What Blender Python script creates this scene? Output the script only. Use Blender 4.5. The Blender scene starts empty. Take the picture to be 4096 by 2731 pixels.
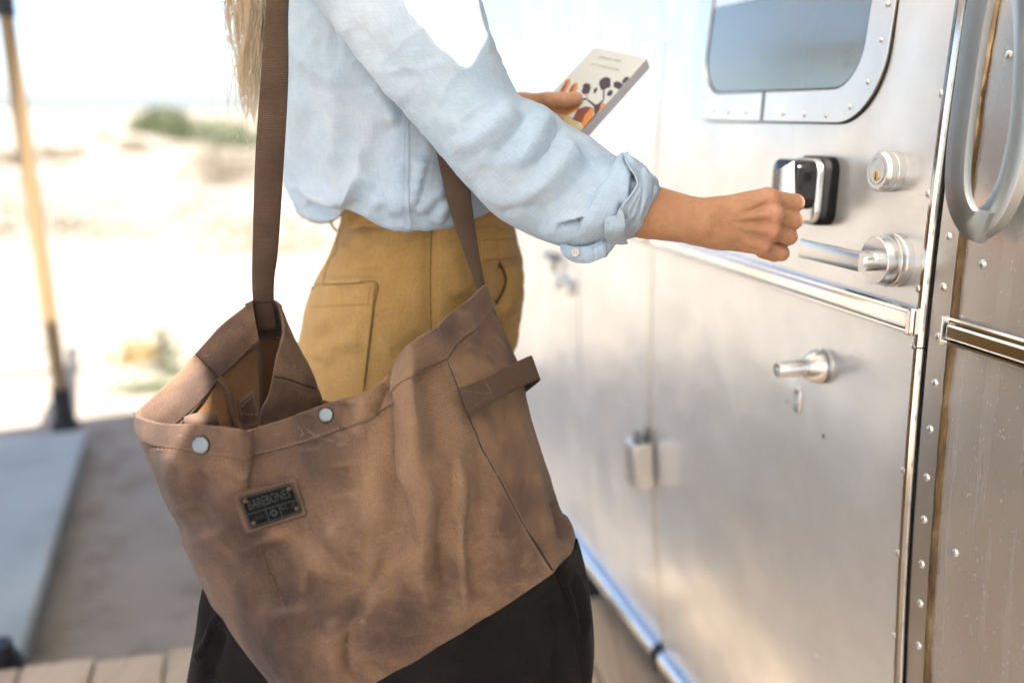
import bpy, bmesh, math, random
import numpy as np
from mathutils import Vector, Matrix, noise as mnoise
from mathutils.bvhtree import BVHTree
from mathutils.geometry import tessellate_polygon

random.seed(7); np.random.seed(7)
scene = bpy.context.scene
col = scene.collection
R = math.radians

# ------------------------------------------------------------------ camera
CZ = 1.16                         # eye height above the deck (metres)
FPX, PCX, PCY = 3982.0, 2048.0, 1365.5
PITCH = math.atan(915.0 / FPX)
CP, SP = math.cos(PITCH), math.sin(PITCH)
cam_data = bpy.data.cameras.new('camera')
cam = bpy.data.objects.new('camera', cam_data)
col.objects.link(cam)
cam.location = (0, 0, CZ)
cam.rotation_euler = (R(90) - PITCH, 0, 0)
cam_data.sensor_width = 36.0
cam_data.lens = 36.0 * FPX / 4096.0
cam_data.clip_start = 0.05
cam_data.clip_end = 3000.0
cam_data.dof.use_dof = True
cam_data.dof.focus_distance = 1.03
cam_data.dof.aperture_fstop = 2.0
scene.camera = cam

# ------------------------------------------------------------------ light
SUN_EL = R(52.0)
SUN_H = Vector((0.35, -0.937, 0)).normalized()        # horizontal direction to the sun
SUN_DIR = Vector((SUN_H.x * math.cos(SUN_EL), SUN_H.y * math.cos(SUN_EL), math.sin(SUN_EL)))
world = bpy.data.worlds.new('World')
scene.world = world
world.use_nodes = True
wn = world.node_tree
bg = wn.nodes['Background']
sky = wn.nodes.new('ShaderNodeTexSky')
sky.sky_type = 'NISHITA'
sky.sun_disc = False
sky.sun_elevation = SUN_EL
sky.sun_rotation = math.atan2(SUN_H.x, SUN_H.y)
sky.air_density = 0.7
sky.dust_density = 1.6
sky.ozone_density = 0.2
wn.links.new(sky.outputs['Color'], bg.inputs['Color'])
bg.inputs['Strength'].default_value = 0.085
sun_data = bpy.data.lights.new('sun', 'SUN')
sun_data.energy = 3.7
sun_data.angle = R(0.5)
sun_data.color = (1.0, 0.93, 0.83)
sun = bpy.data.objects.new('sun', sun_data)
col.objects.link(sun)
sun.rotation_euler = SUN_DIR.to_track_quat('Z', 'Y').to_euler()
scene.view_settings.view_transform = 'Standard'
scene.view_settings.look = 'None'
scene.view_settings.gamma = 1.0
scene.view_settings.exposure = 2.18
scene.view_settings.use_curve_mapping = False
scene.render.engine = 'CYCLES'
scene.cycles.use_denoising = True
scene.cycles.max_bounces = 4
scene.cycles.diffuse_bounces = 2
scene.cycles.glossy_bounces = 3
scene.cycles.use_adaptive_sampling = True
scene.cycles.adaptive_threshold = 0.03
scene.cycles.caustics_reflective = False
scene.cycles.caustics_refractive = False
scene.cycles.sample_clamp_indirect = 6.0

# ------------------------------------------------------------------ helpers
def ray(px, py):
    r = (px - PCX) / FPX; u = -(py - PCY) / FPX
    return Vector((r, CP + SP * u, -SP + CP * u))
def PY(px, py, Y):                      # the point seen at that pixel, Y metres ahead
    v = ray(px, py); return Vector((0, 0, CZ)) + v * (Y / v.y)
def PZ(px, py, z):                      # the point seen at that pixel on the level z
    v = ray(px, py); return Vector((0, 0, CZ)) + v * ((z - CZ) / v.z)
def topix(V):
    V = np.asarray(V, float); d = V - np.array([0, 0, CZ])
    dep = d[..., 1] * CP - d[..., 2] * SP
    up = d[..., 1] * SP + d[..., 2] * CP
    return PCX + FPX * d[..., 0] / dep, PCY - FPX * up / dep

WM = {}                                 # world matrix of every object, for parenting
def empty(name, loc=(0, 0, 0)):
    o = bpy.data.objects.new(name, None); col.objects.link(o); o.location = loc
    WM[o.name] = Matrix.Translation(Vector(loc))
    o.empty_display_size = 0.1
    return o
def tag(o, label=None, cat=None, group=None, kind=None):
    if label: o['label'] = label
    if cat: o['category'] = cat
    if group: o['group'] = group
    if kind: o['kind'] = kind
    return o
def link(name, me, mat=None, parent=None, smooth=True, sharp=None, matrix=None):
    if mat is not None and len(me.materials) == 0: me.materials.append(mat)
    if smooth and len(me.polygons):
        me.polygons.foreach_set('use_smooth', [True] * len(me.polygons))
        if sharp: me.set_sharp_from_angle(angle=R(sharp))
    o = bpy.data.objects.new(name, me); col.objects.link(o)
    if matrix is not None: o.matrix_basis = matrix
    WM[o.name] = matrix.copy() if matrix is not None else Matrix.Identity(4)
    if parent is not None:
        o.parent = parent
        o.matrix_parent_inverse = WM[parent.name].inverted()
    return o
def mesh(name, V, Fc, uv=None):
    me = bpy.data.meshes.new(name)
    me.from_pydata([tuple(v) for v in V], [], [tuple(f) for f in Fc])
    if uv is not None:
        l = me.uv_layers.new(name='UVMap')
        li = np.zeros(len(me.loops), dtype=np.int32); me.loops.foreach_get('vertex_index', li)
        l.data.foreach_set('uv', np.asarray(uv, np.float32)[li].ravel())
    me.update(); return me
def sub(o, lv=1):
    m = o.modifiers.new('subdivision', 'SUBSURF'); m.levels = lv; m.render_levels = lv
def thick(o, t, off=0.0):
    m = o.modifiers.new('thickness', 'SOLIDIFY'); m.thickness = t; m.offset = off
def bev(o, w, seg=2):
    m = o.modifiers.new('bevel', 'BEVEL'); m.width = w; m.segments = seg; m.limit_method = 'ANGLE'

def spline(pts, n, closed=False, tens=0.5):
    """cardinal spline through control points, n samples"""
    Pn = np.asarray(pts, float); m = len(Pn)
    if m == 2:
        t = np.linspace(0, 1, n)[:, None] if Pn.ndim == 2 else np.linspace(0, 1, n)[:, None, None]
        return Pn[0] * (1 - t) + Pn[1] * t
    if closed:
        t = np.linspace(0, m, n, endpoint=False); i = np.floor(t).astype(int); f = t - i
        p0, p1, p2, p3 = Pn[(i - 1) % m], Pn[i % m], Pn[(i + 1) % m], Pn[(i + 2) % m]
    else:
        t = np.linspace(0, m - 1, n); i = np.minimum(np.floor(t).astype(int), m - 2); f = t - i
        Q = np.concatenate([[2 * Pn[0] - Pn[1]], Pn, [2 * Pn[-1] - Pn[-2]]])
        p0, p1, p2, p3 = Q[i], Q[i + 1], Q[i + 2], Q[i + 3]
    f = f.reshape((-1,) + (1,) * (Pn.ndim - 1))
    m1 = tens * (p2 - p0); m2 = tens * (p3 - p1)
    f2 = f * f; f3 = f2 * f
    return (2 * f3 - 3 * f2 + 1) * p1 + (f3 - 2 * f2 + f) * m1 + (-2 * f3 + 3 * f2) * p2 + (f3 - f2) * m2
def cgrid(C, nu, nv, tens=0.45):
    """C[col][row] = 3D control points -> smooth (nu, nv, 3) sheet"""
    A = spline(np.asarray(C, float), nu, tens=tens)
    return np.swapaxes(spline(np.swapaxes(A, 0, 1), nv, tens=tens), 0, 1)
def grid_normals(G, wrap=False):
    if wrap:
        du = np.roll(G, -1, 0) - np.roll(G, 1, 0)
    else:
        du = np.gradient(G, axis=0)
    dv = np.gradient(G, axis=1)
    N = np.cross(du, dv); L = np.linalg.norm(N, axis=-1, keepdims=True)
    return N / np.maximum(L, 1e-9)
def face_cam(N, G):
    d = np.array([0, 0, CZ]) - G
    d /= np.linalg.norm(d, axis=-1, keepdims=True)
    return (N * d).sum(-1)
def grid_mesh(name, G, wrap=False, flip=False, uvs=1.0):
    nu, nv = G.shape[:2]
    V = G.reshape(-1, 3); Fc = []
    for i in range(nu if wrap else nu - 1):
        a = i * nv; b = ((i + 1) % nu) * nv
        for j in range(nv - 1):
            f = (a + j, b + j, b + j + 1, a + j + 1)
            Fc.append(f[::-1] if flip else f)
    du = np.concatenate([[0], np.cumsum(np.linalg.norm(np.diff(G[:, nv // 2], axis=0), axis=-1))])
    dv = np.concatenate([[0], np.cumsum(np.linalg.norm(np.diff(G[nu // 2], axis=0), axis=-1))])
    uv = np.stack(np.meshgrid(du, dv, indexing='ij'), -1).reshape(-1, 2) * uvs
    return mesh(name, V, Fc, uv)
def seg_dist(px, py, poly):
    """distance in pixels to a polyline, signed side, fraction along it"""
    best = np.full(px.shape, 1e9); sgn = np.zeros(px.shape); fr = np.zeros(px.shape)
    poly = np.asarray(poly, float); L = np.linalg.norm(np.diff(poly, axis=0), axis=1); T = L.sum(); acc = 0
    for k in range(len(poly) - 1):
        a, b = poly[k], poly[k + 1]; d = b - a
        t = ((px - a[0]) * d[0] + (py - a[1]) * d[1]) / (d @ d); t = np.clip(t, 0, 1)
        qx = px - (a[0] + t * d[0]); qy = py - (a[1] + t * d[1])
        dd = np.hypot(qx, qy); m = dd < best
        best = np.where(m, dd, best); sgn = np.where(m, np.sign(d[0] * qy - d[1] * qx), sgn)
        fr = np.where(m, (acc + t * L[k]) / T, fr); acc += L[k]
    return best, sgn, fr
def folds(G, N, specs, facing=True):
    """push a cloth sheet along its normals: ridges (+) and valleys (-) along drawn creases, steps"""
    px, py = topix(G)
    w = np.clip(face_cam(N, G) * 2.0, 0, 1) if facing else 1.0
    D = np.zeros(px.shape)
    for s in specs:
        poly, width, amp = s[:3]; kind = s[3] if len(s) > 3 else 'g'
        poly = spline(poly, 24) if len(poly) > 2 else np.asarray(poly, float)
        d, sg, fr = seg_dist(px, py, poly)
        tap = np.clip(np.minimum(fr, 1 - fr) * 5, 0, 1); tap = tap * tap * (3 - 2 * tap)
        if kind == 'g': D += amp * tap * np.exp(-(d / width) ** 2)
        elif kind == 's':                        # asymmetric: sharp on one side, long on the other
            ww = np.where(sg > 0, width, width * 0.28); D += amp * tap * np.exp(-(d / ww) ** 2)
        elif kind == 'o':
            ww = np.where(sg < 0, width, width * 0.28); D += amp * tap * np.exp(-(d / ww) ** 2)
        elif kind == 'f':                        # no taper at the ends
            D += amp * np.exp(-(d / width) ** 2)
    return G + N * (D * w)[..., None]
def nz(G, sc, seed=0.0, oct=3):
    sh = G.shape[:-1]; V = (G.reshape(-1, 3) * sc + seed)
    return np.array([mnoise.fractal(Vector(v), 1.0, 2.0, oct) for v in V]).reshape(sh)

def tube(path, rad, n=8, closed_ends=True):
    """round tube along 3D points; rad scalar or list"""
    Pp = [Vector(p) for p in path]; V = []; Fc = []
    m = len(Pp); rad = [rad] * m if not hasattr(rad, '__len__') else rad
    t0 = (Pp[1] - Pp[0]).normalized(); up = Vector((0, 0, 1)) if abs(t0.z) < .9 else Vector((1, 0, 0))
    nn = (up - t0 * up.dot(t0)).normalized()
    for i in range(m):
        t = (Pp[min(i + 1, m - 1)] - Pp[max(i - 1, 0)]).normalized()
        nn = (nn - t * nn.dot(t)).normalized(); b = t.cross(nn)
        for k in range(n):
            a = 2 * math.pi * k / n
            V.append(Pp[i] + (nn * math.cos(a) + b * math.sin(a)) * rad[i])
    for i in range(m - 1):
        for k in range(n):
            Fc.append((i * n + k, i * n + (k + 1) % n, (i + 1) * n + (k + 1) % n, (i + 1) * n + k))
    if closed_ends:
        Fc.append(tuple(range(n))[::-1]); Fc.append(tuple((m - 1) * n + k for k in range(n)))
    return V, Fc
def merge(parts):
    V = []; Fc = []
    for v, f in parts:
        o = len(V); V += list(v); Fc += [tuple(i + o for i in q) for q in f]
    return V, Fc
def box_vf(lo, hi):
    V = [Vector((x, y, z)) for x in (lo[0], hi[0]) for y in (lo[1], hi[1]) for z in (lo[2], hi[2])]
    return V, [(0, 1, 3, 2), (4, 6, 7, 5), (0, 4, 5, 1), (2, 3, 7, 6), (0, 2, 6, 4), (1, 5, 7, 3)]
def lathe(prof, n=40):
    """turned shape about +Y: prof = [(radius, y)...] from the base outwards"""
    V = []; Fc = []
    for r, y in prof:
        for k in range(n):
            a = 2 * math.pi * k / n; V.append(Vector((r * math.cos(a), y, r * math.sin(a))))
    m = len(prof)
    for i in range(m - 1):
        for k in range(n):
            Fc.append((i * n + k, (i + 1) * n + k, (i + 1) * n + (k + 1) % n, i * n + (k + 1) % n))
    Fc.append(tuple((m - 1) * n + k for k in range(n))[::-1]); Fc.append(tuple(range(n)))
    return V, Fc
def fix(me):
    bm = bmesh.new(); bm.from_mesh(me); bmesh.ops.recalc_face_normals(bm, faces=bm.faces); bm.to_mesh(me); bm.free(); me.update()
    return me
def obj(name, vf, mat, parent=None, smooth=True, sharp=35, matrix=None, outward=True):
    me = mesh(name, vf[0], vf[1])
    if outward: fix(me)
    return link(name, me, mat, parent, smooth, sharp, matrix)
def letters(name, text, size, mat, parent, M, ext=0.0, align='CENTER', squeeze=1.0):
    cu = bpy.data.curves.new(name, 'FONT'); cu.body = text; cu.size = size; cu.extrude = ext
    cu.align_x = align; cu.align_y = 'CENTER'; cu.resolution_u = 3
    t = bpy.data.objects.new(name + '_src', cu); col.objects.link(t)
    dg = bpy.context.evaluated_depsgraph_get()
    me = bpy.data.meshes.new_from_object(t.evaluated_get(dg)); bpy.data.objects.remove(t)
    me.transform(Matrix.Diagonal((squeeze, 1, 1, 1))); me.name = name
    me.materials.clear()
    return link(name, me, mat, parent, smooth=False, matrix=M)

# ------------------------------------------------------------------ materials
def newmat(name, base=(.5, .5, .5), rough=.6, metal=0.0, spec=.5):
    m = bpy.data.materials.new(name); m.use_nodes = True
    b = m.node_tree.nodes['Principled BSDF']
    b.inputs['Base Color'].default_value = (*base, 1); b.inputs['Roughness'].default_value = rough
    b.inputs['Metallic'].default_value = metal; b.inputs['Specular IOR Level'].default_value = spec
    return m, m.node_tree, b
def N_(nt, typ, **kw):
    n = nt.nodes.new(typ)
    for k, v in kw.items():
        if k in n.inputs: n.inputs[k].default_value = v
        else: setattr(n, k, v)
    return n
def coords(nt, kind='Object', scale=(1, 1, 1), rot=(0, 0, 0)):
    tc = nt.nodes.new('ShaderNodeTexCoord'); mp = nt.nodes.new('ShaderNodeMapping')
    mp.inputs['Scale'].default_value = scale; mp.inputs['Rotation'].default_value = rot
    nt.links.new(tc.outputs[kind], mp.inputs['Vector']); return mp.outputs['Vector']
def noise_(nt, vec, scale, detail=4, rough=.55, dist=0.0):
    n = N_(nt, 'ShaderNodeTexNoise', Scale=scale, Detail=detail, Roughness=rough, Distortion=dist)
    nt.links.new(vec, n.inputs['Vector']); return n.outputs['Fac']
def ramp(nt, fac, stops):
    r = nt.nodes.new('ShaderNodeValToRGB'); e = r.color_ramp.elements
    while len(e) < len(stops): e.new(0.5)
    for i, (p, c) in enumerate(stops):
        e[i].position = p; e[i].color = (*c, 1) if len(c) == 3 else c
    nt.links.new(fac, r.inputs['Fac']); return r.outputs['Color']
def mix(nt, fac, a, b, mode='MIX'):
    m = nt.nodes.new('ShaderNodeMix'); m.data_type = 'RGBA'; m.blend_type = mode
    for s, v in ((0, fac), (6, a), (7, b)):
        if hasattr(v, 'is_linked') or hasattr(v, 'links'): nt.links.new(v, m.inputs[s])
        elif s == 0: m.inputs[s].default_value = v
        else: m.inputs[s].default_value = (*v, 1)
    return m.outputs[2]
def math_(nt, op, a, b=0.5):
    m = nt.nodes.new('ShaderNodeMath'); m.operation = op
    for i, v in enumerate((a, b)):
        if hasattr(v, 'links'): nt.links.new(v, m.inputs[i])
        else: m.inputs[i].default_value = v
    return m.outputs[0]
def bump_(nt, b, h, strength=.3, dist=.001, prev=None):
    n = nt.nodes.new('ShaderNodeBump'); n.inputs['Strength'].default_value = strength; n.inputs['Distance'].default_value = dist
    nt.links.new(h, n.inputs['Height'])
    if prev is not None: nt.links.new(prev, n.inputs['Normal'])
    nt.links.new(n.outputs['Normal'], b.inputs['Normal']); return n.outputs['Normal']
def to(nt, out, b, name): nt.links.new(out, b.inputs[name])
MATS = {}
# ------------------------------------------------------------------ the materials of the place
def alu(name, base=(.80, .79, .77), rough=.22, wav=.25, dist=.02, streak=True, dirt=0.0, metal=1.0):
    m, nt, b = newmat(name, base, rough, metal)
    v = coords(nt)
    big = noise_(nt, v, 3.2, 2, .5)
    big2 = noise_(nt, v, 11.0, 1, .5)
    n1 = bump_(nt, b, big, wav, dist)
    bump_(nt, b, big2, wav * .35, dist * .35, n1)
    fine = noise_(nt, coords(nt, scale=(60, 60, 3)), 8, 4, .6) if streak else noise_(nt, v, 60, 3)
    r = math_(nt, 'MULTIPLY_ADD', fine, .03); nt.nodes[-1].inputs[2].default_value = rough - .015
    to(nt, r, b, 'Roughness')
    c = ramp(nt, noise_(nt, v, 9, 5, .6), [(.3, tuple(x * .88 for x in base)), (.7, base)])
    if dirt:
        sp = nt.nodes.new('ShaderNodeTexVoronoi'); sp.inputs['Scale'].default_value = 190
        sp.inputs['Randomness'].default_value = 1.0
        nt.links.new(coords(nt, scale=(1, 1, .75)), sp.inputs['Vector'])
        msk = noise_(nt, v, 7, 3)
        thr = math_(nt, 'MULTIPLY', msk, .36)
        dot = math_(nt, 'LESS_THAN', sp.outputs['Distance'], thr)
        gate = math_(nt, 'LESS_THAN', noise_(nt, v, 90, 1), .46)
        dm = math_(nt, 'MULTIPLY', dot, gate)
        f = math_(nt, 'MULTIPLY', dm, dirt)
        streaks = noise_(nt, coords(nt, scale=(50, 50, 1.6)), 1.0, 3)
        st = math_(nt, 'MULTIPLY', math_(nt, 'GREATER_THAN', streaks, .60), dirt * .22)
        ff = math_(nt, 'MAXIMUM', f, st)
        c = mix(nt, ff, c, (.72, .68, .62))
        to(nt, math_(nt, 'SUBTRACT', metal, math_(nt, 'MULTIPLY', ff, metal)), b, 'Metallic')
    to(nt, c, b, 'Base Color')
    return m
M_SKIN = alu('aluminium_skin', base=(.88, .885, .885), rough=.31, wav=.26, dist=.05, metal=.60)
M_SKIN2 = alu('weathered_aluminium_skin', base=(.86, .85, .83), rough=.24, wav=.14, dist=.02, dirt=.24, metal=.74)
M_FRAME = alu('aluminium_frame', base=(.80, .79, .77), rough=.33, wav=.05, dist=.01)
M_TRIM = alu('polished_trim', base=(.84, .84, .83), rough=.12, wav=.04, dist=.005)
M_RIVET, _, _ = newmat('rivet_metal', (.74, .75, .76), .28, 1.0)
def satin(name, base, rough, sc=400):
    m, nt, b = newmat(name, base, rough, 1.0)
    h = noise_(nt, coords(nt), sc, 3); bump_(nt, b, h, .12, .0004); return m
M_STEEL = satin('satin_steel', (.66, .67, .68), .27)
M_GRAB = satin('bead_blasted_aluminium', (.30, .315, .32), .45, 900)
M_GRAB2 = satin('anodised_aluminium', (.52, .54, .54), .36, 900)
M_BRASS, _, _ = newmat('brass', (.72, .50, .24), .3, 1.0)
M_RUBBER, _, _ = newmat('black_rubber', (.012, .012, .013), .55)
M_GLOSSBLK, _, _ = newmat('gloss_black', (.006, .006, .007), .12)
M_PLASTIC, _, _ = newmat('black_plastic', (.014, .014, .015), .65, spec=.2)
def glass_mat():
    m, nt, b = newmat('tinted_window_glass', (.105, .13, .108), .20)
    b.inputs['IOR'].default_value = 1.75; b.inputs['Coat Weight'].default_value = 1.0
    b.inputs['Coat Roughness'].default_value = .16
    b.inputs['Coat IOR'].default_value = 1.9
    return m
M_GLASS = glass_mat()
M_PRINT, _, _ = newmat('etched_print', (.42, .46, .46), .6)
def caulk():
    m, nt, b = newmat('dirty_caulk', (.3, .2, .1), .8)
    n = noise_(nt, coords(nt, scale=(1, 1, .35)), 45, 5, .65)
    to(nt, ramp(nt, n, [(.3, (.07, .045, .02)), (.5, (.17, .105, .045)), (.62, (.28, .20, .11)), (.8, (.42, .39, .33))]), b, 'Base Color')
    bump_(nt, b, n, .5, .002); return m
M_CAULK = caulk()
def sand_mat():
    m, nt, b = newmat('desert_sand', (.5, .42, .33), .95, spec=.2)
    v = coords(nt)
    a = noise_(nt, v, .55, 3, .6); c = noise_(nt, v, 5.0, 5, .62); g = noise_(nt, v, 140, 3)
    c1 = ramp(nt, a, [(.3, (.33, .282, .226)), (.7, (.40, .348, .285))])
    c2 = ramp(nt, c, [(.34, (.20, .168, .132)), (.46, (.35, .308, .258)), (.75, (.42, .375, .318))])
    cc = mix(nt, .65, c1, c2)
    cc = mix(nt, math_(nt, 'MULTIPLY', g, .35), cc, (.30, .25, .19))
    to(nt, cc, b, 'Base Color')
    n1 = bump_(nt, b, c, .6, .05); bump_(nt, b, g, .4, .004, n1)
    return m
M_SAND = sand_mat()
def wood_mat(name, c0, c1, c2, axis_scale=(30, 3, 30), rough=.75):
    m, nt, b = newmat(name, c1, rough, spec=.3)
    inf = nt.nodes.new('ShaderNodeObjectInfo')
    v = coords(nt, scale=axis_scale)
    ad = nt.nodes.new('ShaderNodeVectorMath'); ad.operation = 'ADD'
    nt.links.new(v, ad.inputs[0])
    rs = nt.nodes.new('ShaderNodeVectorMath'); rs.operation = 'SCALE'; rs.inputs['Scale'].default_value = 40
    cb = nt.nodes.new('ShaderNodeCombineXYZ')
    nt.links.new(inf.outputs['Random'], cb.inputs[0]); nt.links.new(inf.outputs['Random'], cb.inputs[2])
    nt.links.new(cb.outputs[0], rs.inputs[0]); nt.links.new(rs.outputs[0], ad.inputs[1])
    n = noise_(nt, ad.outputs[0], 1.0, 6, .65, 1.2)
    c = ramp(nt, n, [(.28, c0), (.5, c1), (.72, c2)])
    k = math_(nt, 'MULTIPLY_ADD', inf.outputs['Random'], .3); nt.nodes[-1].inputs[2].default_value = .82
    hs = nt.nodes.new('ShaderNodeHueSaturation'); nt.links.new(c, hs.inputs['Color']); nt.links.new(k, hs.inputs['Value'])
    to(nt, hs.outputs['Color'], b, 'Base Color'); bump_(nt, b, n, .35, .002); return m
M_DECK = wood_mat('deck_boards', (.42, .30, .20), (.58, .45, .31), (.66, .53, .39), (38, 2.2, 38))
M_POLE = wood_mat('varnished_pole', (.24, .155, .078), (.29, .195, .10), (.33, .23, .125), (40, 40, 2), .5)
def fabric(name, c0, c1, c2, sc=14, fine=700, rough=.9, bs=.35, weave=None, mottle=.5, sheen=.15):
    m, nt, b = newmat(name, c1, rough, spec=.15)
    v = coords(nt)
    a = noise_(nt, v, sc, 5, .62)
    c = ramp(nt, a, [(.32, c0), (.5, c1), (.68, c2)])
    g = noise_(nt, v, fine, 3, .7)
    c = mix(nt, mottle, c, ramp(nt, g, [(.3, (.62, .62, .62)), (.7, (1.3, 1.3, 1.3))]), 'MULTIPLY')
    to(nt, c, b, 'Base Color')
    b.inputs['Sheen Weight'].default_value = sheen; b.inputs['Sheen Roughness'].default_value = .5
    n1 = bump_(nt, b, g, bs, .0012)
    if weave:
        u = coords(nt, 'UV', scale=(weave[0], weave[1], 1), rot=(0, 0, weave[2]))
        ck = nt.nodes.new('ShaderNodeTexBrick'); nt.links.new(u, ck.inputs['Vector'])
        ck.inputs['Scale'].default_value = 1.0; ck.inputs['Mortar Size'].default_value = .22; ck.inputs['Mortar Smooth'].default_value = 1.0
        ck.inputs['Brick Width'].default_value = 1.0; ck.inputs['Row Height'].default_value = .62
        inv = math_(nt, 'SUBTRACT', 1.0, ck.outputs['Fac'])
        bump_(nt, b, inv, 1.0, .0025, n1)
        c = mix(nt, weave[3], c, mix(nt, ck.outputs['Fac'], (1.15, 1.15, 1.15), (.35, .35, .35)), 'MULTIPLY')
        to(nt, c, b, 'Base Color')
    return m
# ------------------------------------------------------------------ ground, deck, sky line
SAND_Z = -0.12
def build_ground():
    xs = np.concatenate([-np.geomspace(900, 3.2, 60), np.linspace(-3, 3, 50), np.geomspace(3.2, 900, 60)])
    ys = np.concatenate([-np.geomspace(600, 1.2, 40), np.linspace(-1, 8, 70), np.geomspace(8.3, 1800, 80)])
    X, Y = np.meshgrid(xs, ys, indexing='ij')
    G = np.stack([X, Y, np.zeros_like(X)], -1)
    r = np.hypot(X, Y)
    h = nz(G * np.array([1, 1, 0]), .35, 3.0, 3) * .05 * np.clip((r - 1.0) / 4, .2, 1)
    h += nz(G, .06, 9.0, 3) * .35 * np.clip((r - 8) / 25, 0, 1)
    far = np.clip((r - 60) / 500, 0, 1); h += far * (1.6 + 3.0 * nz(G, .006, 1.0, 2))
    h = np.where((Y < 2.6) & (np.abs(X) < 2.6), np.minimum(h, -.02), h)
    G[..., 2] = SAND_Z + h
    o = link('ground', grid_mesh('ground', G), M_SAND, smooth=True)
    tag(o, kind='structure')
build_ground()

ANG = R(14.5)
DIRW = Vector((-math.sin(ANG), math.cos(ANG), 0))        # along the trailer side, away from the camera
INW = Vector((math.cos(ANG), math.sin(ANG), 0))          # into the trailer side
WALL = 0.70                                              # distance of the side from the camera
def prof(z):
    return .05 * max(0, (.93 - z) / .78) ** 2 + .10 * max(0, z - .93) ** 2
def WP(s, z, off=0.0):
    dz = .002; sl = (prof(z + dz) - prof(z - dz)) / (2 * dz)
    nrm = (-INW + Vector((0, 0, 1)) * (-(-sl))).normalized()
    return DIRW * s + INW * (WALL + prof(z)) + Vector((0, 0, z)) + nrm * off
def wall_hit(px, py, off=0.0):
    v = ray(px, py); w = WALL - off
    for _ in range(12):
        t = w / v.dot(INW); z = CZ + v.z * t; w = WALL + prof(z) - off
    p = v * t; return p.dot(DIRW), CZ + v.z * t
def WF(s, z, off=0.0):
    """frame on the side: x away along it, y outwards, z up"""
    p = WP(s, z, off); zt = (WP(s, z + .002, 0) - WP(s, z - .002, 0)).normalized()
    x = DIRW; y = zt.cross(x).normalized()
    return Matrix(((x.x, y.x, zt.x, p.x), (x.y, y.y, zt.y, p.y), (x.z, y.z, zt.z, p.z), (0, 0, 0, 1)))
def WFp(px, py, off=0.0):
    s, z = wall_hit(px, py); return WF(s, z, off)
def sheet(s0, s1, z0, z1, off, ns=8, nz_=40):
    G = np.array([[WP(s, z, off) for z in np.linspace(z0, z1, nz_)] for s in np.linspace(s0, s1, ns)])
    return G
def wall_slab(name, s0, s1, z0, z1, off, th, mat, parent, ns=8, nzz=40, bw=0):
    """a curved plate standing th proud of level off"""
    A = sheet(s0, s1, z0, z1, off + th, ns, nzz); B = sheet(s0, s1, z0, z1, off, ns, nzz)
    V = list(A.reshape(-1, 3)) + list(B.reshape(-1, 3)); n = ns * nzz; Fc = []
    for i in range(ns - 1):
        for j in range(nzz - 1):
            a, b, c, d = i * nzz + j, (i + 1) * nzz + j, (i + 1) * nzz + j + 1, i * nzz + j + 1
            Fc += [(a, b, c, d), (n + a, n + d, n + c, n + b)]
    rim = [i * nzz for i in range(ns)] + [(ns - 1) * nzz + j for j in range(1, nzz)] + [i * nzz + nzz - 1 for i in range(ns - 2, -1, -1)] + [j for j in range(nzz - 2, 0, -1)]
    for k in range(len(rim)):
        a, b = rim[k], rim[(k + 1) % len(rim)]; Fc.append((a, n + a, n + b, b))
    o = obj(name, (V, Fc), mat, parent, True, 40)
    if bw: bev(o, bw)
    return o
def wall_plate(name, outline, off, th, mat, parent, hole=None, bw=0.0):
    """a plate of any outline (list of (s, z)), optionally with a hole"""
    loops = [outline] + ([hole] if hole else [])
    V = []; Fc = []; tri = tessellate_polygon([[Vector((s, z, 0)) for s, z in L] for L in loops])
    flat = [q for L in loops for q in L]; n = len(flat)
    V = [WP(s, z, off + th) for s, z in flat] + [WP(s, z, off) for s, z in flat]
    for t in tri: Fc += [tuple(t), tuple(n + i for i in reversed(t))]
    k = 0
    for L in loops:
        for i in range(len(L)):
            a, b = k + i, k + (i + 1) % len(L); Fc.append((a, b, n + b, n + a))
        k += len(L)
    o = obj(name, (V, Fc), mat, parent, True, 30)
    if bw: bev(o, bw)
    return o
def rrect(s0, s1, z0, z1, r, n=10):
    L = []
    for cx, cz, a0 in ((s1 - r, z0 + r, -90), (s1 - r, z1 - r, 0), (s0 + r, z1 - r, 90), (s0 + r, z0 + r, 180)):
        for k in range(n + 1):
            a = R(a0 + 90 * k / n); L.append((cx + r * math.cos(a), cz + r * math.sin(a)))
    return L
def wall_bar(name, s0, s1, zc, prof_pts, mat, parent, n=30, sharp=30, cap=True):
    """a moulding along the side: prof_pts = [(dz, off)...] closed outline of its section"""
    V = []; Fc = []; m = len(prof_pts)
    for s in np.linspace(s0, s1, n):
        for dz, of in prof_pts: V.append(WP(s, zc + dz, of))
    for i in range(n - 1):
        for k in range(m):
            Fc.append((i * m + k, i * m + (k + 1) % m, (i + 1) * m + (k + 1) % m, (i + 1) * m + k))
    if cap: Fc += [tuple(range(m)), tuple((n - 1) * m + k for k in range(m))[::-1]]
    return obj(name, (V, Fc), mat, parent, True, sharp)

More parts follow.
